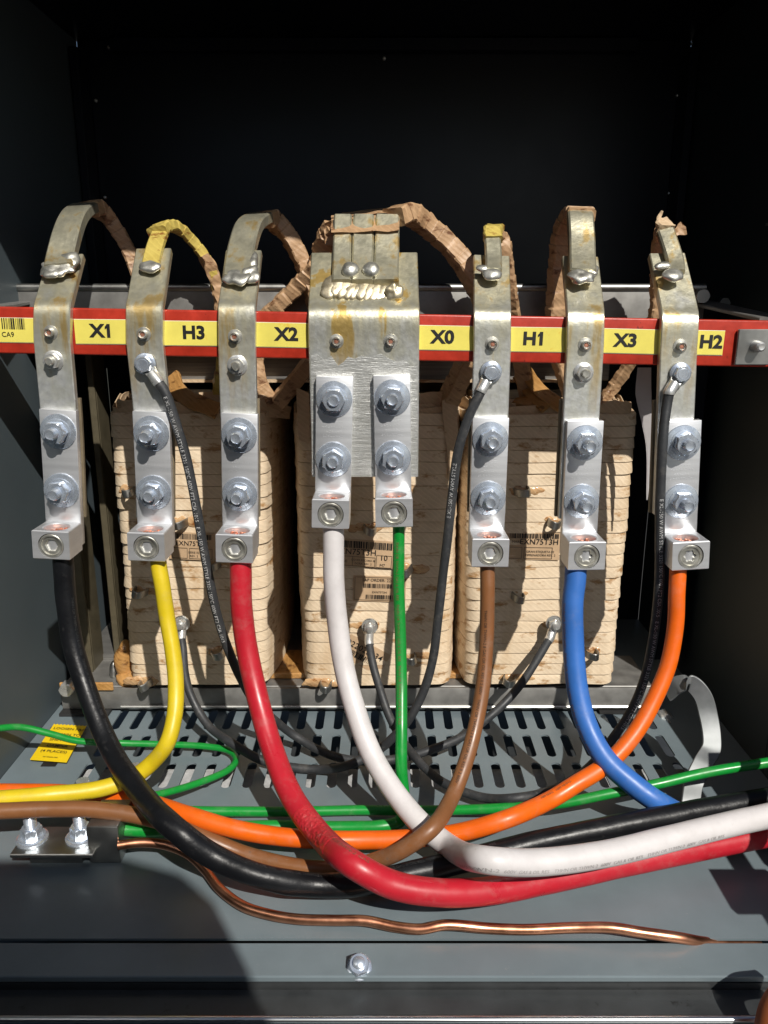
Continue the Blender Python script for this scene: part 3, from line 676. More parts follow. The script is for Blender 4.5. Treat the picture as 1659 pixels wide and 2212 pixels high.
# brushed patch on the wide plate is the plate's own bare lower face
b = bmesh.new()
pp = [(674,1026),(672,768),(684,764),(700,778),(716,768),(730,790),(742,782),(752,770),(766,775),(780,768),(800,772),(822,764),(842,775),(858,782),(874,778),(890,792),(902,786),(902,1026)]
fa = b.faces.new([b.verts.new(U(x, y, YS-0.0002)) for x, y in pp]); r = bmesh.ops.extrude_face_region(b, geom=[fa]); bmesh.ops.translate(b, verts=[v for v in r['geom'] if isinstance(v, bmesh.types.BMVert)], vec=(0, 0.0015, 0))
part('brushed_face', b, M['scratched'], straps['X0'], smooth=False)
# small screws through the straps into the bar
def small_screw(nm, px, py):
    T_ = front_at(U(px, py, YS)); b = bmesh.new(); socket(b, 0.0031, 0.0032, 0.0052, 0.0045, T_, rim=0.0006)
    lathe(b, [(0.0052,0),(0.0050,0.0005),(0.0031,0.0008)], 20, T_)
    s = part('bar_screw', b, M['weld'], straps[nm]); b = bmesh.new(); lathe(b, [(0,0.0038),(0.0015,0.0036),(0.0015,0.001)], 12, T_); part('rusty_core', b, M['copper'], s, world=False)
for nm, px, py in (('X1',110,718),('H3',311,722),('X2',508,727),('X0',727,737),('X0',844,737),('H1',1063,743),('X3',1264,745),('H2',1469,748)): small_screw(nm, px, py)
for nm, px, py in (('X1',116,779),('X2',513,789),('X3',1260,805)):
    T_ = front_at(U(px, py, YS)); b = bmesh.new(); lathe(b, [(0,0),(0.0072,0),(0.0072,0.0008),(0.0058,0.0016),(0,0.0016)], 26, T_); hexnut(b, 0.0100, 0.0015, 0.0058, T_, rot=random.random())
    nut = part('flange_nut', b, M['zinc_clear'], straps[nm]); b = bmesh.new(); lathe(b, [(0.0031,0.004),(0.0031,0.0082),(0.0024,0.009),(0,0.0088)], 18, T_); part('stud_end', b, M['weld'], nut, world=False)
# leads: bare end, weld and paper wrapped run to the coils
def lead(nm, name, pts, wid, th, wd, mat, crinkle=0.0, label=None, parent=None, n=14, seed=0):
    wrapped = name == 'wrapped_lead'
    path = crom([U(*p) for p in pts], 26 if wrapped else n); b = bmesh.new()
    wl_ = lerp_list(wid, len(path)) if hasattr(wid,'__len__') else [wid]*len(path); tl_ = [th]*len(path)
    if wrapped:
        d = 0.0; rnd = random.Random(seed); stp = 0.009; amp = 0.0011; crinkle *= 0.45
        for i in range(len(path)):
            if i: d += (path[i]-path[i-1]).length
            if d > stp: d -= stp; stp = rnd.uniform(0.007, 0.012); amp = rnd.uniform(0.0007, 0.0017)
            k = amp * (1 - d/stp); wl_[i] += k; tl_[i] += k
    ribbon(b, path, wl_, tl_, lerp_list(wd, len(path)), crinkle=crinkle, ch=min(0.0012, th*0.3), seed=seed)
    return part(name, b, M[mat], straps[nm], label, angle=40)
X_ = (1,0,0); XY = (0.75,-0.6,0); YY = (0.25,-0.97,0)
lead('X1','bare_lead',[(129,580,0.575),(132,560,0.584),(146,505,0.598),(160,470,0.612),(178,453,0.630),(196,449,0.648)],0.0200,0.0085,[X_,X_,(1,-.15,0),(.95,-.3,0)],'strap')
lead('X1','wrapped_lead',[(186,454,0.640),(206,452,0.652),(232,470,0.660),(258,505,0.664),(282,550,0.664),(300,600,0.662),(312,680,0.662),(330,860,0.67)],0.0215,0.0105,[(.8,-.6,0),YY,YY,YY],'wrap',0.0016,seed=1)
lead('H3','bare_lead',[(326,577,0.577),(328,560,0.584),(338,525,0.595),(350,495,0.610)],0.0125,0.0055,[X_,(1,-.2,0)],'wrap_yellow')
lead('H3','wrapped_lead',[(340,502,0.603),(352,492,0.612),(376,490,0.625),(405,510,0.635),(435,545,0.64),(458,585,0.642),(470,630,0.645),(482,700,0.65),(470,850,0.66)],0.0150,0.0072,[(.8,-.6,0),YY,YY,YY],'wrap_yellow',0.0016,seed=2)
lead('H3','paper_cuff',[(440,552,0.639),(460,590,0.642),(472,640,0.645),(484,700,0.65)],0.0162,0.0085,[YY,YY],'wrap',0.0020,seed=3)
lead('X2','bare_lead',[(514,602,0.571),(516,580,0.580),(525,530,0.598),(538,490,0.612),(556,474,0.630),(575,470,0.648)],0.0200,0.0085,[X_,X_,(1,-.15,0),(.95,-.3,0)],'strap')
lead('X2','wrapped_lead',[(565,476,0.640),(586,474,0.652),(612,496,0.655),(640,540,0.655),(662,590,0.655),(680,650,0.652),(690,740,0.65),(600,870,0.65)],0.0215,0.0110,[(.8,-.6,0),YY,YY,YY],'wrap',0.0018,seed=4)
for k, (xa_, xb_) in enumerate(((719,757),(761,805),(809,860))):
    lead('X0','bare_lead',[((xa_+xb_)/2,612,0.5695),((xa_+xb_)/2,600,0.574),((xa_+xb_)/2+1,560,0.588),((xa_+xb_)/2+2,500,0.604),((xa_+xb_)/2+3,470,0.612)],(xb_-xa_)*0.000352,0.0075,[X_,X_],'strap')
b = bmesh.new()
def hull(b, pts, th):
    vs = [b.verts.new(U(*p)) for p in pts]; fa = b.faces.new(vs); bmesh.ops.subdivide_edges(b, edges=list(fa.edges), cuts=5, use_grid_fill=True)
    fs = list(b.faces)
    r = bmesh.ops.extrude_face_region(b, geom=fs); bmesh.ops.translate(b, verts=[v for v in r['geom'] if isinstance(v, bmesh.types.BMVert)], vec=(0, th, 0.002))
    for v in b.verts: v.co += noise.noise_vector(v.co * 110) * 0.0014
hull(b, [(714,503,0.596),(862,497,0.596),(866,453,0.618),(716,468,0.618)], 0.012)
part('paper_collar', b, M['wrap'], straps['X0'])
b = bmesh.new(); hull(b, [(716,470,0.614),(866,455,0.614),(868,449,0.64),(740,462,0.64)], 0.01); part('paper_collar', b, M['wrap'], straps['X0'])
lead('X0','wrapped_lead',[(850,470,0.612),(878,460,0.622),(912,480,0.632),(955,515,0.636),(995,560,0.636),(1022,605,0.632),(1050,680,0.63),(1000,800,0.635),(960,880,0.65)],0.0200,0.0125,[(.7,-.7,0),YY,YY,YY],'wrap',0.0020,seed=5)
lead('X0','wrapped_lead',[(724,490,0.622),(706,520,0.630),(690,560,0.64),(650,610,0.65),(600,660,0.655),(560,700,0.66),(560,820,0.66),(590,870,0.66)],0.0160,0.0110,[(.7,.7,0),YY,YY,YY],'wrap',0.0020,seed=6)
lead('X0','paper_scrap',[(704,482,0.615),(712,492,0.617),(716,530,0.618)],0.009,0.0008,[X_,X_],'wrap',0.0014,seed=7)
lead('H1','bare_lead',[(1066,586,0.574),(1066,560,0.584),(1064,525,0.594),(1062,505,0.600)],0.0118,0.0060,[X_,(1,-.1,0)],'strap')
lead('H1','paper_cuff',[(1065,518,0.5945),(1064,506,0.599),(1064,497,0.605),(1070,495,0.615)],0.0135,0.0075,[X_,X_],'wrap_yellow',0.0012,seed=8)
lead('H1','wrapped_lead',[(1068,505,0.610),(1082,520,0.622),(1090,560,0.63),(1100,640,0.64),(1110,700,0.65),(1140,860,0.66)],0.0125,0.0065,[(.9,-.3,0),(.9,-.3,0)],'wrap',0.0018,seed=9)
lead('H1','paper_scrap',[(1086,512,0.612),(1092,530,0.612),(1093,553,0.612)],0.0075,0.0008,[(1,.3,0),(1,-.3,0)],'wrap',0.0014,seed=10)
lead('X3','bare_lead',[(1258,590,0.5735),(1257,565,0.583),(1256,520,0.597),(1253,470,0.610),(1252,462,0.618)],0.0188,0.0080,[X_,X_],'strap')
lead('X3','wrapped_lead',[(1256,466,0.612),(1252,461,0.622),(1240,466,0.634),(1222,500,0.642),(1212,560,0.646),(1206,640,0.65),(1204,720,0.655),(1240,860,0.66)],[0.0200,0.020,0.019,0.018,0.018],0.0090,[X_,(.95,.3,0),(.9,.45,0),(.9,.45,0)],'wrap',0.0016,seed=11)
lead('H2','bare_lead',[(1460,588,0.5745),(1458,565,0.583),(1446,525,0.594),(1434,490,0.604)],0.0122,0.0055,[(1,0,.15),(1,0,.2)],'strap')
lead('H2','wrapped_lead',[(1436,494,0.606),(1430,500,0.616),(1422,540,0.625),(1420,600,0.632),(1412,690,0.64),(1330,830,0.66),(1290,880,0.66)],0.0105,0.0060,[(.9,.4,0),(.9,.4,0)],'wrap',0.0016,seed=12)
lead('H2','paper_cuff',[(1438,496,0.6005),(1432,484,0.605),(1430,474,0.608)],[0.0130,0.0115,0.008],0.0068,[X_,X_],'card',0.0022,seed=13)
lead('H2','paper_scrap',[(1424,484,0.606),(1423,470,0.606),(1430,456,0.606)],[0.004,0.003,0.0015],0.0008,[X_,X_],'card',0.001,seed=14)
lead('H2','paper_scrap',[(1446,512,0.610),(1462,500,0.612),(1478,490,0.612)],[0.006,0.009,0.010],0.0010,[(0.2,0,1),(0.4,0,1)],'wrap',0.0020,seed=15)
# welds
def weld(nm, px, py, Y, sx, sz, sy=0.004, seed=0, amp=0.35):
    sy *= 0.62; amp *= 1.1; py += 3; Y -= 0.0030; sx *= 0.9; sz *= 0.88
    b = bmesh.new(); R_ = Matrix.Rotation(math.radians(-44), 3, 'X')
    blob(b, U(px, py, Y), sx, sy, sz, amp, 170, seed, 4, R_); return part('weld_bead', b, M['weld'], straps[nm])
weld('X1',124,577,0.578,0.0142,0.0088,0.0050,1); weld('X1',150,560,0.584,0.0080,0.0090,0.0060,2); weld('X1',112,588,0.5735,0.0080,0.0050,0.0035,21)
weld('H3',323,573,0.579,0.0085,0.0062,0.0048,3,0.2)
weld('X2',512,597,0.5715,0.0120,0.0075,0.0045,4); weld('X2',540,590,0.576,0.0080,0.0085,0.0060,5); weld('X2',548,562,0.5865,0.0040,0.0120,0.0050,22)
weld('H1',1063,590,0.5745,0.0080,0.0064,0.0048,6,0.2); weld('H1',1046,578,0.578,0.0060,0.0035,0.0030,23,0.4)
weld('X3',1258,594,0.5730,0.0115,0.0078,0.0048,7,0.35); weld('X3',1280,580,0.579,0.0050,0.0060,0.0040,24)
weld('H2',1455,592,0.5735,0.0088,0.0068,0.0048,8,0.2); weld('H2',1432,572,0.580,0.0070,0.0038,0.0035,9,0.3)
b = bmesh.new()
for k in range(11):
    px = 714 + k*13.6; blob(b, U(px, 618 + k*1.5 + random.uniform(-2,2), 0.5700), 0.0064, 0.0027, 0.0106, 0.22, 200, k+30, 3, Matrix.Rotation(math.radians(-38),3,'X') @ Matrix.Rotation(math.radians(16),3,'Y'))
blob(b, U(852, 632, 0.5650), 0.0062, 0.0032, 0.0066, 0.5, 190, 61, 4)
part('weld_seam', b, M['seam'], straps['X0'], angle=60)
for px in (757, 802):
    b = bmesh.new(); blob(b, U(px, 583, 0.5725), 0.0064, 0.0045, 0.0066, 0.10, 150, px, 4, Matrix.Rotation(math.radians(-42),3,'X')); part('weld_dot', b, M['weld'], straps['X0'])

# ================================================================ mechanical lugs (one built, then copied)
def make_lug(label, star=False):
    t = thing('cable_lug', label, 'cable lug', (0,0,0), 'aluminium cable lugs bolted to the straps')
    PT = 0.0058; W = 0.0131; top = 0.0155; bt, bb = -0.0677, -0.0890; fr = -0.0295
    b = bmesh.new(); box(b, (-W, -PT, bb+0.004), (W, 0, top), 0.0005, 2)
    # block with a round hole down through it
    N = 40; hr = 0.0090; cy = -0.0180; hw = 0.0132; y0, y1 = fr, -PT-0.0002
    def sq(t_, inset=0.0):
        c, s = math.cos(t_), math.sin(t_); hx = hw - inset
        ya, yb = y0 + inset, y1 - (0 if inset == 0 else 0)
        kx = hx/abs(c) if abs(c) > 1e-9 else 1e9; ky = ((yb-cy) if s > 0 else (cy-ya))/abs(s) if abs(s) > 1e-9 else 1e9
        k = min(kx, ky); return c*k, cy + s*k
    corn = [math.atan2(yy-cy, xx) for xx in (-hw, hw) for yy in (y0, y1)]
    TT = sorted([2*math.pi*i/N - math.pi for i in range(N)] + corn)
    rr = []
    for kind, z in (('c', bt-0.0006), ('C', bt), ('i', bt), ('s', bt-0.0006), ('s', bb+0.0006), ('i', bb), ('c', bb), ('c', bt-0.0006)):
        ring = []
        for t_ in TT:
            if kind in 'cC': r_ = hr + (0.0006 if kind == 'C' else 0); x, y = r_*math.cos(t_), cy + r_*math.sin(t_)
            else: x, y = sq(t_, 0.0006 if kind == 'i' else 0)
            ring.append(b.verts.new((x, y, z)))
        rr.append(ring)
    n = len(TT)
    for a_, b_ in zip(rr, rr[1:]):
        for i in range(n):
            j = (i+1) % n
            if all(abs(v.co.y - y0) < 1e-6 for v in (a_[i], a_[j], b_[j], b_[i])) and abs(a_[i].co.z - b_[i].co.z) > 0.01: continue
            b.faces.new((a_[i], a_[j], b_[j], b_[i]))
    # front face with the round screw opening
    zc = (bt+bb)/2 - 0.0004; za_, zb_ = bb+0.0006, bt-0.0006; hs = 0.0093
    cor = [math.atan2(zz_-zc, xx) for xx in (-hw, hw) for zz_ in (za_, zb_)]; T3 = sorted([2*math.pi*i/36 - math.pi for i in range(36)] + cor); oo, ii, dd = [], [], []
    for t_ in T3:
        c, s_ = math.cos(t_), math.sin(t_); kx = hw/abs(c) if abs(c) > 1e-9 else 1e9; kz = ((zb_-zc) if s_ > 0 else (zc-za_))/abs(s_) if abs(s_) > 1e-9 else 1e9; k = min(kx, kz)
        oo.append(b.verts.new((c*k, y0, zc+s_*k))); ii.append(b.verts.new((c*hs, y0, zc+s_*hs))); dd.append(b.verts.new((c*hs*0.97, y0+0.009, zc+s_*hs*0.97)))
    for i in range(len(T3)):
        j = (i+1) % len(T3); b.faces.new((oo[i], oo[j], ii[j], ii[i])); b.faces.new((ii[i], ii[j], dd[j], dd[i]))
    body = part('lug_body', b, M['lug'], t, world=False, angle=25)
    T_ = Matrix.Translation((0, fr, (bt+bb)/2 - 0.0004)) @ TOFRONT
    b = bmesh.new(); socket(b, 0.0088, 0.0078 if not star else 0.0078, -0.0002, 0.0062, T_, star=star, rim=0.0007); part('set_screw', b, M['weld'], t, world=False)
    for z, ro in ((0.0, 0.4), (-0.0436, 1.1)):
        T_ = Matrix.Translation((0, -PT, z)) @ TOFRONT
        b = bmesh.new(); lathe(b, [(0.0045,0.0001),(0.0128,0.0001),(0.0129,0.0008),(0.0125,0.0013),(0.0095,0.0019),(0.0092,0.0026),(0.0070,0.0032),(0.0045,0.0032)], 40, T_); ws = part('spring_washer', b, M['zinc'], t, world=False)
        b = bmesh.new(); hexnut(b, 0.0146, 0.0033, 0.0098, TOFRONT, rot=ro); part('hex_nut', b, M['zinc'], t, world=False).location = (0, -PT, z)
        b = bmesh.new(); prof = [(0.0041,0.009)]
        zz = 0.0095
        while zz < 0.0150: prof += [(0.0042, zz), (0.0038, zz+0.0005)]; zz += 0.0010
        prof += [(0.0040, 0.0152), (0.0033, 0.0162), (0.0026, 0.0159), (0, 0.0158)]
        lathe(b, prof, 22, TOFRONT); part('bolt_end', b, M['zinc'], t, world=False).location = (0, -PT, z)
    return t
lugA = make_lug('aluminium lug at far left clamping the thick black cable')
lugB = make_lug('aluminium lug clamping the thick blue cable', star=True)
def marks(t, seed):
    """faint stamped lines between the bolts"""
    b = bmesh.new(); rnd = random.Random(seed)
    for r_, n_ in enumerate((7, 9, 6, 9)):
        for k in range(n_):
            x = (k - (n_-1)/2) * 0.0019; z = -0.0165 - r_*0.0034
            for q in range(3): blob(b, (x + rnd.uniform(-.0005,.0005), -0.00582, z + rnd.uniform(-.0008,.0008)), 0.00030, 0.00007, 0.00030, 0, 1, 0, 1)
    part('stamped_marks', b, M['lug'], t, world=False)
PL = YS - 0.0003
def lug_at(src, first, upx, upy, lpx, lpy, label, Y=PL, stamp=True):
    key_long = abs(upx - 785) > 100
    t = src if first else copy_tree(src)
    a, c = U(upx, upy, Y-0.006), U(lpx, lpy, Y-0.006)
    t.location = (a.x, Y, a.z); t.rotation_euler = (0, math.atan2(a.x - c.x, a.z - c.z), 0); t['label'] = label
    for ch in t.children:
        if ch.name.startswith('hex_nut'): ch.rotation_euler = (0, random.uniform(0, 1.05), 0)
        if ch.name.startswith('bolt_end'): ch.scale = (1, random.uniform(0.88, 1.16) if key_long else random.uniform(0.74, 0.90), 1)
    if stamp: marks(t, int(upx))
    return t
L = {}
L['black'] = lug_at(lugA, True, 126, 932, 133, 1060, 'aluminium lug at far left clamping the thick black cable', stamp=False)
for ch in list(L['black'].children): pass
L['yellow'] = lug_at(lugA, False, 327, 936, 332, 1062, 'aluminium lug clamping the yellow cable')
L['red'] = lug_at(lugA, False, 517, 940, 518, 1068, 'aluminium lug clamping the red cable')
L['white'] = lug_at(lugA, False, 722, 862, 720, 997, 'aluminium lug clamping the white cable, left one on the wide plate')
L['green'] = lug_at(lugA, False, 847, 859, 849, 998, 'aluminium lug clamping the green cable, right one on the wide plate')
L['brown'] = lug_at(lugA, False, 1059, 949, 1054, 1080, 'aluminium lug clamping the brown cable')
L['blue'] = lug_at(lugB, True, 1263, 956, 1256, 1083, 'aluminium lug clamping the thick blue cable')
L['orange'] = lug_at(lugB, False, 1475, 956, 1470, 1083, 'aluminium lug at far right clamping the orange cable')
def lug_pt(key, z, y=-0.0180):
    t = L[key]; a = t.rotation_euler[1]; R_ = Matrix.Rotation(a, 3, 'Y'); return Vector(t.location) + R_ @ Vector((0, y, z))

# ================================================================ cables
def pt(p):
    if len(p) == 4: return Z(p[0], p[1], p[3])
    return U(*p)
def make_cable(name, label, pts, r, mat, key=None, group=None, prn=None, prm='ink', strands=None, rn=0.02):
    P = [pt(p) for p in pts]
    if key:
        e0 = lug_pt(key, -0.0855); dx = max(-0.0045, min(0.0045, P[0].x - e0.x)); e0.x += dx
        e1 = e0.lerp(P[0], 0.5); e1.x = e0.x + (P[0].x - e0.x) * 0.35; P = [e0, e1] + P
    t = thing(name, label, 'cable' if r > 0.005 else 'wire', tuple(P[0]), group)
    b = bmesh.new(); path = crom(P, 12); fr = tube(b, path, r, 24 if r > 0.005 else 16, rn, len(label)); part('jacket', b, M[mat], t, angle=60)
    if prn:
        for (body, size, s0, s1, ang, flip) in prn:
            b = bmesh.new(); text_on_tube(b, fr, r*(1+rn*0.5), body, size, s0, s1, ang, flip); part('jacket_print', b, M[prm], t, smooth=False)
    if mat == 'c_red':
        b = bmesh.new(); tgt = U(690, 1812, 0.42); kc = min(range(len(fr)), key=lambda i: abs(fr[i][0].x - tgt.x) + abs(fr[i][0].z - tgt.z)); g_ = []
        sub = []
        for k in range(kc-7, kc+7):
            for q in range(5): sub.append([fr[k][i].lerp(fr[k+1][i], q/5) for i in (0,2,3)])
        for k, (p, n_, b_) in enumerate(sub):
            row = []
            for i in range(34):
                a = -1.0 + 2.0*i/33; d = n_*math.cos(a) + b_*math.sin(a); e = min(1, min(k, len(sub)-1-k)/8) * min(1, min(i, 33-i)/6)
                h = noise.noise((p + d*r)*520)*0.9 + noise.noise((p + d*r)*1100)*0.5; row.append(b.verts.new(p + d*(r + (0.00025 if e > 0 else -0.0003) + e*0.0008*h)))
            g_.append(row)
        for k in range(len(g_)-1):
            for i in range(33): b.faces.new((g_[k][i], g_[k][i+1], g_[k+1][i+1], g_[k+1][i]))
        part('scuffed_patch', b, M['c_red_scuff'], t, angle=80)
    if key:
        b = bmesh.new(); rnd = random.Random(len(label)); nst = strands or 19; done = [(0,0)]
        for ringn, cnt in ((1,6),(2,12),(3,16)):
            for k in range(cnt): a = 2*math.pi*k/cnt + ringn*0.3; done.append((0.0025*ringn*math.cos(a), 0.0025*ringn*math.sin(a)))
        lim = min(r*1.0, 0.0086)
        for (x, y) in done:
            y += 0.0035
            if math.hypot(x, y) > 0.0076 or y < -0.0012: continue
            top = lug_pt(key, -0.0700 - rnd.uniform(0, 0.0022) - (0.0025 if y < 0.002 else 0)); bot = lug_pt(key, -0.0870)
            o = Vector((x, y, 0)); path2 = [bot + o, top + o, top + o + Vector((0,0,0.0002))]
            tube(b, path2, lambda f: 0.00135 if f < 0.9 else 0.0009, 8)
        part('copper_strands', b, M['copper'], t)
    return t
z = 'z'
make_cable('power_cable', 'thick black cable from the far left lug sweeping under the red and white cables', [
 (143,1300,0.532),(158,1395,0.526),(190,1500,0.512),(236,1612,0.488),(302,1712,0.448),(378,1790,z,0.052),(465,1853,z,0.034),(565,1893,z,0.024),(680,1912,z,0.013),(790,1907,z,0.012),(890,1886,z,0.012),(1010,1858,z,0.014),(1170,1817,z,0.020),(1350,1781,z,0.026),(1530,1747,z,0.030),(1720,1715,z,0.034)], 0.0074, 'c_black', 'black', 'thick power cables', [('THHN OR THWN-2 GAS & OIL RES', 0.0030, 0.05, 0.75, -1.0, False)], 'c_wire', rn=0.07)
make_cable('power_cable', 'thick red cable hanging in front and sweeping out to the right', [
 (521,1300,0.528),(533,1400,0.522),(556,1505,0.508),(588,1618,0.484),(630,1720,0.455),(690,1803,0.425),(760,1865,z,0.048),(845,1910,z,0.036),(940,1928,z,0.028),(1050,1925,z,0.022),(1180,1902,z,0.018),(1330,1869,z,0.016),(1500,1834,z,0.016),(1720,1790,z,0.018)], 0.0080, 'c_red', 'red', 'thick power cables',
 [('THHN OR THWN-2 GAS', 0.0030, 0.42, 0.50, -0.5, False)], 'ink_soft')
make_cable('power_cable', 'thick white cable hanging at the centre and sweeping out to the right', [
 (721,1250,0.528),(729,1345,0.524),(743,1440,0.515),(768,1535,0.50),(803,1630,0.482),(850,1708,0.464),(905,1775,0.446),(970,1828,0.430),(1050,1858,z,0.056),(1150,1863,z,0.050),(1300,1846,z,0.046),(1450,1811,z,0.044),(1600,1775,z,0.042),(1720,1750,z,0.042)], 0.0077, 'c_white', 'white', 'thick power cables',
 [('THHN OR THWN-2  600V  GAS & OIL RES', 0.0032, 0.55, 0.93, 1.25, False)], 'print_grey')
make_cable('power_cable', 'thick blue cable hanging at right and passing behind the black cable', [
 (1237,1300,0.528),(1238,1380,0.522),(1246,1480,0.510),(1268,1568,0.496),(1308,1640,0.482),(1368,1695,0.470),(1425,1735,z,0.030),(1500,1768,z,0.009),(1600,1772,z,0.009),(1720,1760,z,0.009)], 0.0078, 'c_blue', 'blue', 'thick power cables', [('THHN OR THWN-2 600V', 0.0030, 0.10, 0.48, 1.1, False)], 'ink_soft')
make_cable('power_cable', 'yellow cable hanging from its lug and bending out to the left', [
 (350,1262,0.530),(361,1335,0.526),(373,1405,0.518),(380,1477,0.508),(377,1545,0.496),(361,1605,0.486),(328,1648,0.486),(285,1680,0.482),(216,1704,0.474),(108,1717,0.462),(0,1726,0.456),(-70,1730,0.454)], 0.0058, 'c_yellow', 'yellow', 'thinner power cables',
 [('THHN OR THWN-2 600V', 0.0030, 0.72, 0.99, -1.0, False)], 'ink_soft')
make_cable('power_cable', 'orange cable looping from the far right lug across to the left', [
 (1462,1280,0.530),(1459,1351,0.526),(1443,1437,0.518),(1412,1513,0.508),(1370,1586,0.496),(1314,1648,0.484),(1242,1695,0.472),(1190,1727,0.464),(1098,1768,z,0.034),(999,1797,z,0.024),(891,1811,z,0.018),(783,1815,z,0.016),(675,1813,z,0.018),(580,1804,z,0.020),(500,1789,z,0.024),(400,1759,z,0.028),(320,1734,z,0.026),(230,1720,z,0.020),(120,1712,z,0.018),(0,1711,z,0.020),(-70,1712,z,0.020)], 0.0060, 'c_orange', 'orange', 'thinner power cables',
 [('THHN 600V', 0.0026, 0.30, 0.36, 0.9, False)], 'ink_soft')
make_cable('power_cable', 'brown cable hanging right of centre and looping across to the left', [
 (1053,1262,0.530),(1051,1375,0.522),(1043,1480,0.508),(1026,1573,0.492),(1003,1655,0.474),(975,1725,0.456),(932,1790,z,0.040),(873,1833,z,0.028),(819,1857,z,0.016),(740,1876,z,0.0065),(650,1874,z,0.0065),(531,1846,z,0.009),(432,1806,z,0.020),(340,1772,z,0.028),(216,1750,z,0.034),(108,1748,z,0.036),(0,1752,z,0.038),(-70,1756,z,0.038)], 0.0054, 'c_brown', 'brown', 'thinner power cables',
 [('THHN OR THWN-2 8 GAS OR OIL RES II 2 600V', 0.0030, 0.07, 0.40, 0.35, False)], 'ink')
make_cable('power_cable', 'green cable hanging straight down beside the white one, then running left', [
 (861,1262,0.530),(865,1380,0.524),(867,1480,0.512),(867,1580,0.492),(867,1660,0.480),(872,1715,0.476),(876,1748,0.470),(862,1775,z,0.010),(820,1785,z,0.008),(760,1787,z,0.007),(700,1787,z,0.007),(600,1785,z,0.009),(450,1790,z,0.010),(340,1795,z,0.014),(272,1792,z,0.016)], 0.0043, 'c_green', 'green', 'green earth wires',
 [('THHN OR THWN-2 GAS & OIL RES', 0.0028, 0.04, 0.40, 0.3, False)], 'ink_soft')
make_cable('earth_wire', 'long green wire running across the floor and rising to the right edge', [
 (330,1748,z,0.012),(414,1752,z,0.008),(531,1753,z,0.006),(639,1753,z,0.005),(783,1750,z,0.005),(891,1751,z,0.006),(1062,1747,z,0.012),(1206,1736,z,0.022),(1314,1715,z,0.030),(1422,1693,z,0.036),(1530,1668,z,0.042),(1720,1638,z,0.050)], 0.0036, 'c_green', None, 'green earth wires')
make_cable('earth_wire', 'thin green wire looping over the yellow warning label at left', [
 (-70,1585,z,0.05),(0,1573,z,0.045),(45,1571,z,0.04),(108,1585,z,0.03),(165,1600,z,0.020),(252,1605,z,0.012),(360,1608,z,0.008),(450,1613,z,0.007),(495,1622,z,0.007),(510,1640,z,0.007),(495,1662,z,0.008),(432,1690,z,0.012),(360,1712,z,0.018),(322,1720,z,0.022)], 0.0027, 'c_green', None, 'green earth wires')
make_cable('copper_wire', 'bare copper wire lying wavy along the front of the floor', [
 (255,1826,z,0.016),(306,1820,z,0.016),(360,1826,z,0.014),(407,1846,z,0.010),(443,1879,z,0.007),(475,1920,z,0.005),(525,1957,z,0.0045),(580,1975,z,0.0045),(639,1985,z,0.0045),(720,1988,z,0.005),(790,1989,z,0.006),(855,2002,z,0.0045),(909,2007,z,0.005),(963,1998,z,0.007),(1053,2005,z,0.0045),(1134,2008,z,0.0045),(1240,2004,z,0.006),(1320,2004,z,0.008),(1386,2014,z,0.0065),(1470,2026,z,0.004),(1530,2036,z,-0.003),(1640,2040,z,-0.012)], 0.0031, 'copper_wire')
# sense wires with crimped ring terminals
def sense(label, pts, head, tail, prn):
    t = make_cable('sense_wire', label, pts, 0.0035, 'c_wire', None, 'thin black wires with ring terminals', prn, 'print_white', rn=0.06)
    hp = U(head[0], head[1], YS - 0.0002); T_ = front_at(hp); base_ = Vector(t.location)
    P = [pt(p) for p in pts]
    b = bmesh.new(); lathe(b, [(0,0),(0.0078,0),(0.0078,0.0014),(0,0.0014)], 26, T_)
    ribbon(b, crom([hp + Vector((0,-0.0007,0)) , hp.lerp(P[0], 0.45) + Vector((0,-0.001,0)), P[0]], 5), lerp_list([0.011, 0.009, 0.0070], 11), lerp_list([0.0014, 0.0022, 0.0060], 11))
    rt = part('ring_terminal', b, M['galv'], t)
    b = bmesh.new(); tube(b, crom([hp.lerp(P[0], 0.55) + Vector((0,-0.0005,0)), P[0], P[0].lerp(P[1], 0.18)], 6), 0.0042, 16); part('crimp_barrel', b, M['zinc_clear'], t)
    b = bmesh.new(); lathe(b, [(0,0.0014),(0.0076,0.0014),(0.0076,0.0022),(0.0060,0.0032),(0,0.0032)], 28, T_); hexnut(b, 0.0102, 0.003, 0.0075, T_, rot=0.2); lathe(b, [(0.0042,0.0074),(0.0036,0.0076),(0.0032,0.0070),(0,0.0070)], 20, T_); part('terminal_bolt', b, M['zinc'], t)
    tp = U(tail[0], tail[1], CY0-0.012); T2 = front_at(tp)
    b = bmesh.new(); tube(b, crom([P[-1].lerp(P[-2], 0.2), P[-1], tp + Vector((0,0.002,-0.002))], 5), 0.0040, 14); part('crimp_barrel', b, M['zinc_clear'], t)
    b = bmesh.new(); hexnut(b, 0.0092, 0, 0.005, T2, rot=0.5); lathe(b, [(0.0072,0),(0.0072,-0.0016),(0,-0.0016)], 20, T2); lathe(b, [(0.0028,0.004),(0.0028,0.008),(0,0.0085)], 14, T2); part('tap_bolt', b, M['zinc_clear'], t)
    return t
PR = 'E XL-150 W AWM STYLE 3321 150°C 600V FT2 CSA 1015'
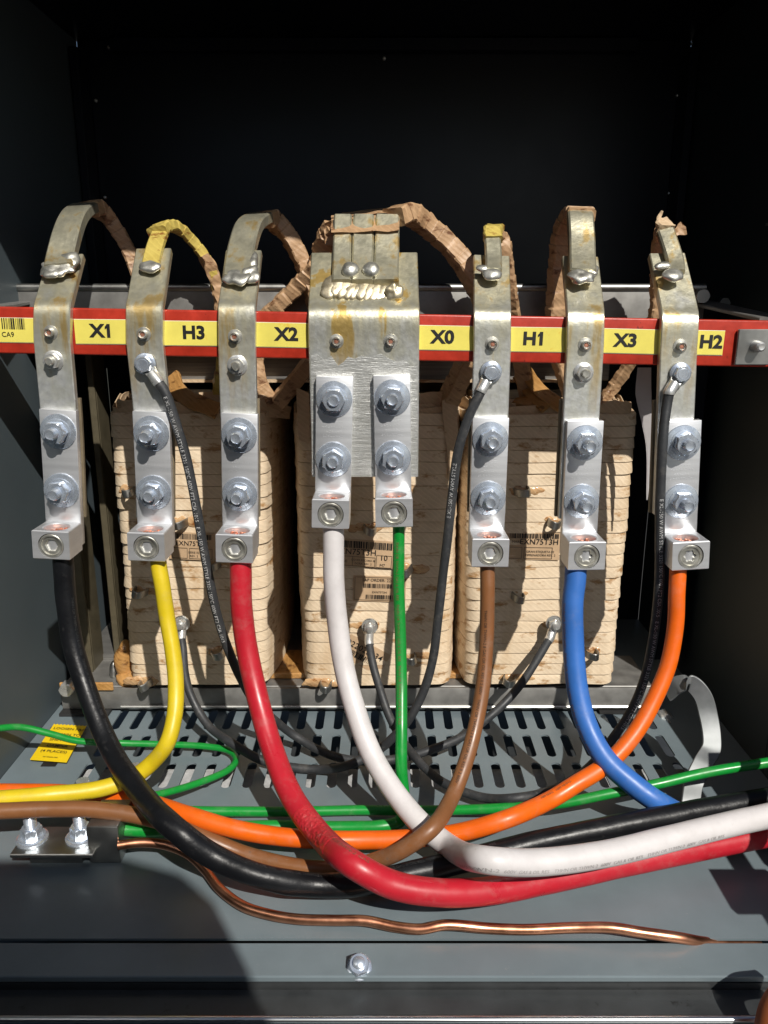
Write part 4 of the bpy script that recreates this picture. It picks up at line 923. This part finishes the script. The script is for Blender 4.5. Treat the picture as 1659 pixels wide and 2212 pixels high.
sense('black ring terminal wire from the H3 strap, passing behind the red cable', [
 (341,824,0.5465),(356,846,0.546),(382,920,0.546),(403,992,0.546),(425,1100,0.546),(441,1190,0.546),(461,1294,0.546),(474,1345,0.546),(492,1400,0.547),(520,1465,0.550),(548,1513,0.555),(585,1549,0.56),(639,1591,z,0.018),(711,1630,z,0.010),(783,1644,z,0.008),(850,1640,z,0.009),(909,1627,z,0.014),(999,1591,0.560),(1055,1550,0.565),(1098,1510,0.575),(1134,1466,0.590),(1166,1415,0.608),(1188,1378,0.620)], (315,786), (1197,1347),
 [(PR, 0.0038, 0.02, 0.36, 0.15, False)])
sense('black ring terminal wire from the H1 strap, passing behind the green cable', [
 (1040,843,0.5465),(1031,862,0.546),(1010,907,0.546),(989,979,0.546),(977,1069,0.546),(965,1177,0.546),(957,1240,0.546),(946,1338,0.544),(934,1429,0.542),(912,1500,0.540),(882,1556,0.537),(844,1598,0.538),(815,1622,0.540),(760,1650,z,0.020),(700,1662,z,0.006),(621,1656,z,0.005),(565,1642,z,0.008),(504,1607,z,0.018),(450,1567,0.580),(414,1506,0.592),(400,1459,0.600),(395,1400,0.612),(392,1378,0.618)], (1060,803), (392,1347),
 [('E XL-150 W AWM STYLE', 0.0038, 0.10, 0.25, 0.3, True)])
sense('black ring terminal wire from the H2 strap, hanging beside the orange cable', [
 (1446,847,0.5465),(1441,872,0.546),(1433,938,0.542),(1426,1082,0.540),(1425,1190,0.541),(1424,1261,0.543),(1415,1351,0.545),(1397,1448,0.544),(1368,1527,0.540),(1321,1599,0.530),(1270,1660,0.515),(1206,1702,0.502),(1116,1724,z,0.020),(1050,1724,z,0.012),(990,1706,z,0.010),(945,1682,z,0.010),(905,1645,z,0.014),(868,1598,0.565),(841,1547,0.575),(819,1483,0.59),(804,1429,0.603),(797,1385,0.616)], (1468,806), (799,1353),
 [(PR, 0.0038, 0.13, 0.60, 0.1, False)])
# ================================================================ ground bar at lower left
gb = thing('ground_bar', 'galvanised earthing bar with two bolts and a clamp block at lower left', 'ground bar', (-0.22, 0.45, 0.01))
b = bmesh.new(); A = Z(20,1846,0.012); B_ = Z(200,1846,0.012); yb = Z(100,1785,0.012).y
box(b, (A.x, A.y, 0.009), (B_.x, yb, 0.012), 0.0005); box(b, (A.x+0.01, A.y+0.006, 0.0006), (B_.x-0.01, yb-0.004, 0.0088)); part('flat_bar', b, M['galv'], gb)
b = bmesh.new(); c0 = Z(194,1866,0.0); c1 = Z(262,1866,0.0); box(b, (c0.x, c0.y, 0.0006), (c1.x, c0.y+0.030, 0.029), 0.001, 2); part('clamp_block', b, M['galv'], gb)
b = bmesh.new(); socket(b, 0.0062, 0.006, 0.0012, 0.004, Matrix.Translation(((c0.x+c1.x)/2, c0.y+0.016, 0.029))); part('clamp_screw', b, M['zinc_clear'], gb)
for px, py in ((70,1812),(176,1808)):
    T_ = Matrix.Translation(Z(px, py, 0.012)); b = bmesh.new(); lathe(b, [(0,0),(0.0105,0),(0.0105,0.0012),(0.0088,0.0018),(0.0088,0.0030),(0,0.0030)], 26, T_); hexnut(b, 0.0122, 0.003, 0.0095, T_, rot=0.4)
    prof = [(0.0042,0.009)]; zz = 0.0095
    while zz < 0.019: prof += [(0.0042, zz), (0.0037, zz+0.0006)]; zz += 0.0012
    lathe(b, prof + [(0.003,0.0205),(0,0.0205)], 18, T_); part('ground_bolt', b, M['zinc'], gb)
for px, py, lb in ((180,1700,'small zinc bolt standing on the floor behind the yellow cable, left one'),(291,1668,'small zinc bolt on the floor beneath the bend of the yellow cable')):
    b = bmesh.new(); T_ = Matrix.Translation(Z(px, py, 0.0)); lathe(b, [(0,0),(0.0065,0),(0.0065,0.001),(0,0.001)], 22, T_); hexnut(b, 0.0095, 0.001, 0.006, T_)
    tag(mesh_obj('floor_bolt', b, M['zinc_clear']), lb, 'bolt')
# ================================================================ warning label on the floor
q = [Z(117,1563,0.0035), Z(187,1567,0.0035), Z(144,1646,0.0035), Z(65,1640,0.0035)]
wl = thing('warning_label', 'yellow warning tag lying on the floor at left under the thin green wire', 'label', tuple(q[3]))
b = bmesh.new(); n = 18; topv = []; 
for i in range(n+1):
    f = i / n; p = q[0].lerp(q[1], f); 
    if i % 2: p = p + (q[3]-q[0]).normalized() * 0.0016
    topv.append(p)
lowv = [q[3].lerp(q[2], i/n) for i in range(n+1)]
tv = [b.verts.new(p) for p in topv]; lv = [b.verts.new(p) for p in lowv]
for i in range(n): b.faces.new((lv[i], lv[i+1], tv[i+1], tv[i]))
r = bmesh.ops.extrude_face_region(b, geom=list(b.faces)); bmesh.ops.translate(b, verts=[v for v in r['geom'] if isinstance(v, bmesh.types.BMVert)], vec=(0,0,-0.0006))
part('label_sheet', b, M['warn'], wl, smooth=False)
ex = (q[2]-q[3]).normalized(); ey = (q[0]-q[3]).normalized(); wl_w = (q[2]-q[3]).length; wl_h = (q[0]-q[3]).length
def lab_m(fx, fy):
    p = q[3] + (q[2]-q[3]) * fx + (q[0]-q[3]) * fy + Vector((0,0,0.0004)); m4 = Matrix.Identity(4); m4.col[0][:3] = ex; m4.col[1][:3] = ey; m4.col[2][:3] = (0,0,1); m4.col[3][:3] = p; return m4
b = bmesh.new()
for fy, tx in ((0.86,'1 LOOSEN NUT'),(0.70,'2 DOWN TO'),(0.54,'SHIPPING'),(0.38,'DAMPER'),(0.23,'(4 PLACES)')): add_text(b, tx, wl_w*0.155, lab_m(0.5, fy), 0.00004)
add_text(b, '00100000-000', wl_w*0.07, lab_m(0.5, 0.08)); part('lettering', b, M['ink'], wl, smooth=False)
b = bmesh.new(); c = Z(107,1652,0); box(b, (c.x-0.006, c.y-0.003, 0.0004), (c.x+0.006, c.y+0.003, 0.0009)); part('notch_shade', b, M['dark'], enc)  # dark plate on the floor stands for the shade inside a hole
# ================================================================ bent metal strap at right
b = bmesh.new(); P = [U(1440,1498,0.565), U(1462,1480,0.560), U(1492,1476,0.555), U(1517,1502,0.548), U(1530,1545,0.540), U(1537,1590,0.530), U(1536,1618,0.524), U(1518,1650,0.515), U(1499,1690,0.506), U(1492,1735,0.498), Z(1492,1755,0.0015)]
path = crom(P, 16); wds = lerp_list([(0.5,-0.8,0.3),(0.75,-0.6,0.2),(0.9,-0.3,0.2),(1,0,0.1),(1,0,0.1),(1,0,0),(1,0,0)], len(path))
ribbon(b, path, 0.0138, 0.0026, wds, ch=0.0005); tag(mesh_obj('bent_strap', b, M['handle'], angle=30), 'bent metal strap rising from the floor right of the orange cable', 'metal strap')
b = bmesh.new(); P = [U(1392,794,0.60), U(1390,850,0.60), U(1404,960,0.60), U(1398,1080,0.60)]
ribbon(b, crom(P, 6), lerp_list([0.010, 0.012, 0.006, 0.001], 19), 0.0006, [(0.9,-0.4,0)]*19); tag(mesh_obj('paper_tag', b, M['c_white']), 'narrow white paper tag hanging behind the far right strap', 'tag')
# orange cord just in front of the lens side at the lower right corner
make_cable('extension_cord', 'rust orange cord blurred at the lower right corner', [(1770,2125,0.320),(1705,2138,0.318),(1672,2180,0.316),(1654,2260,0.312)], 0.0068, 'c_rust')
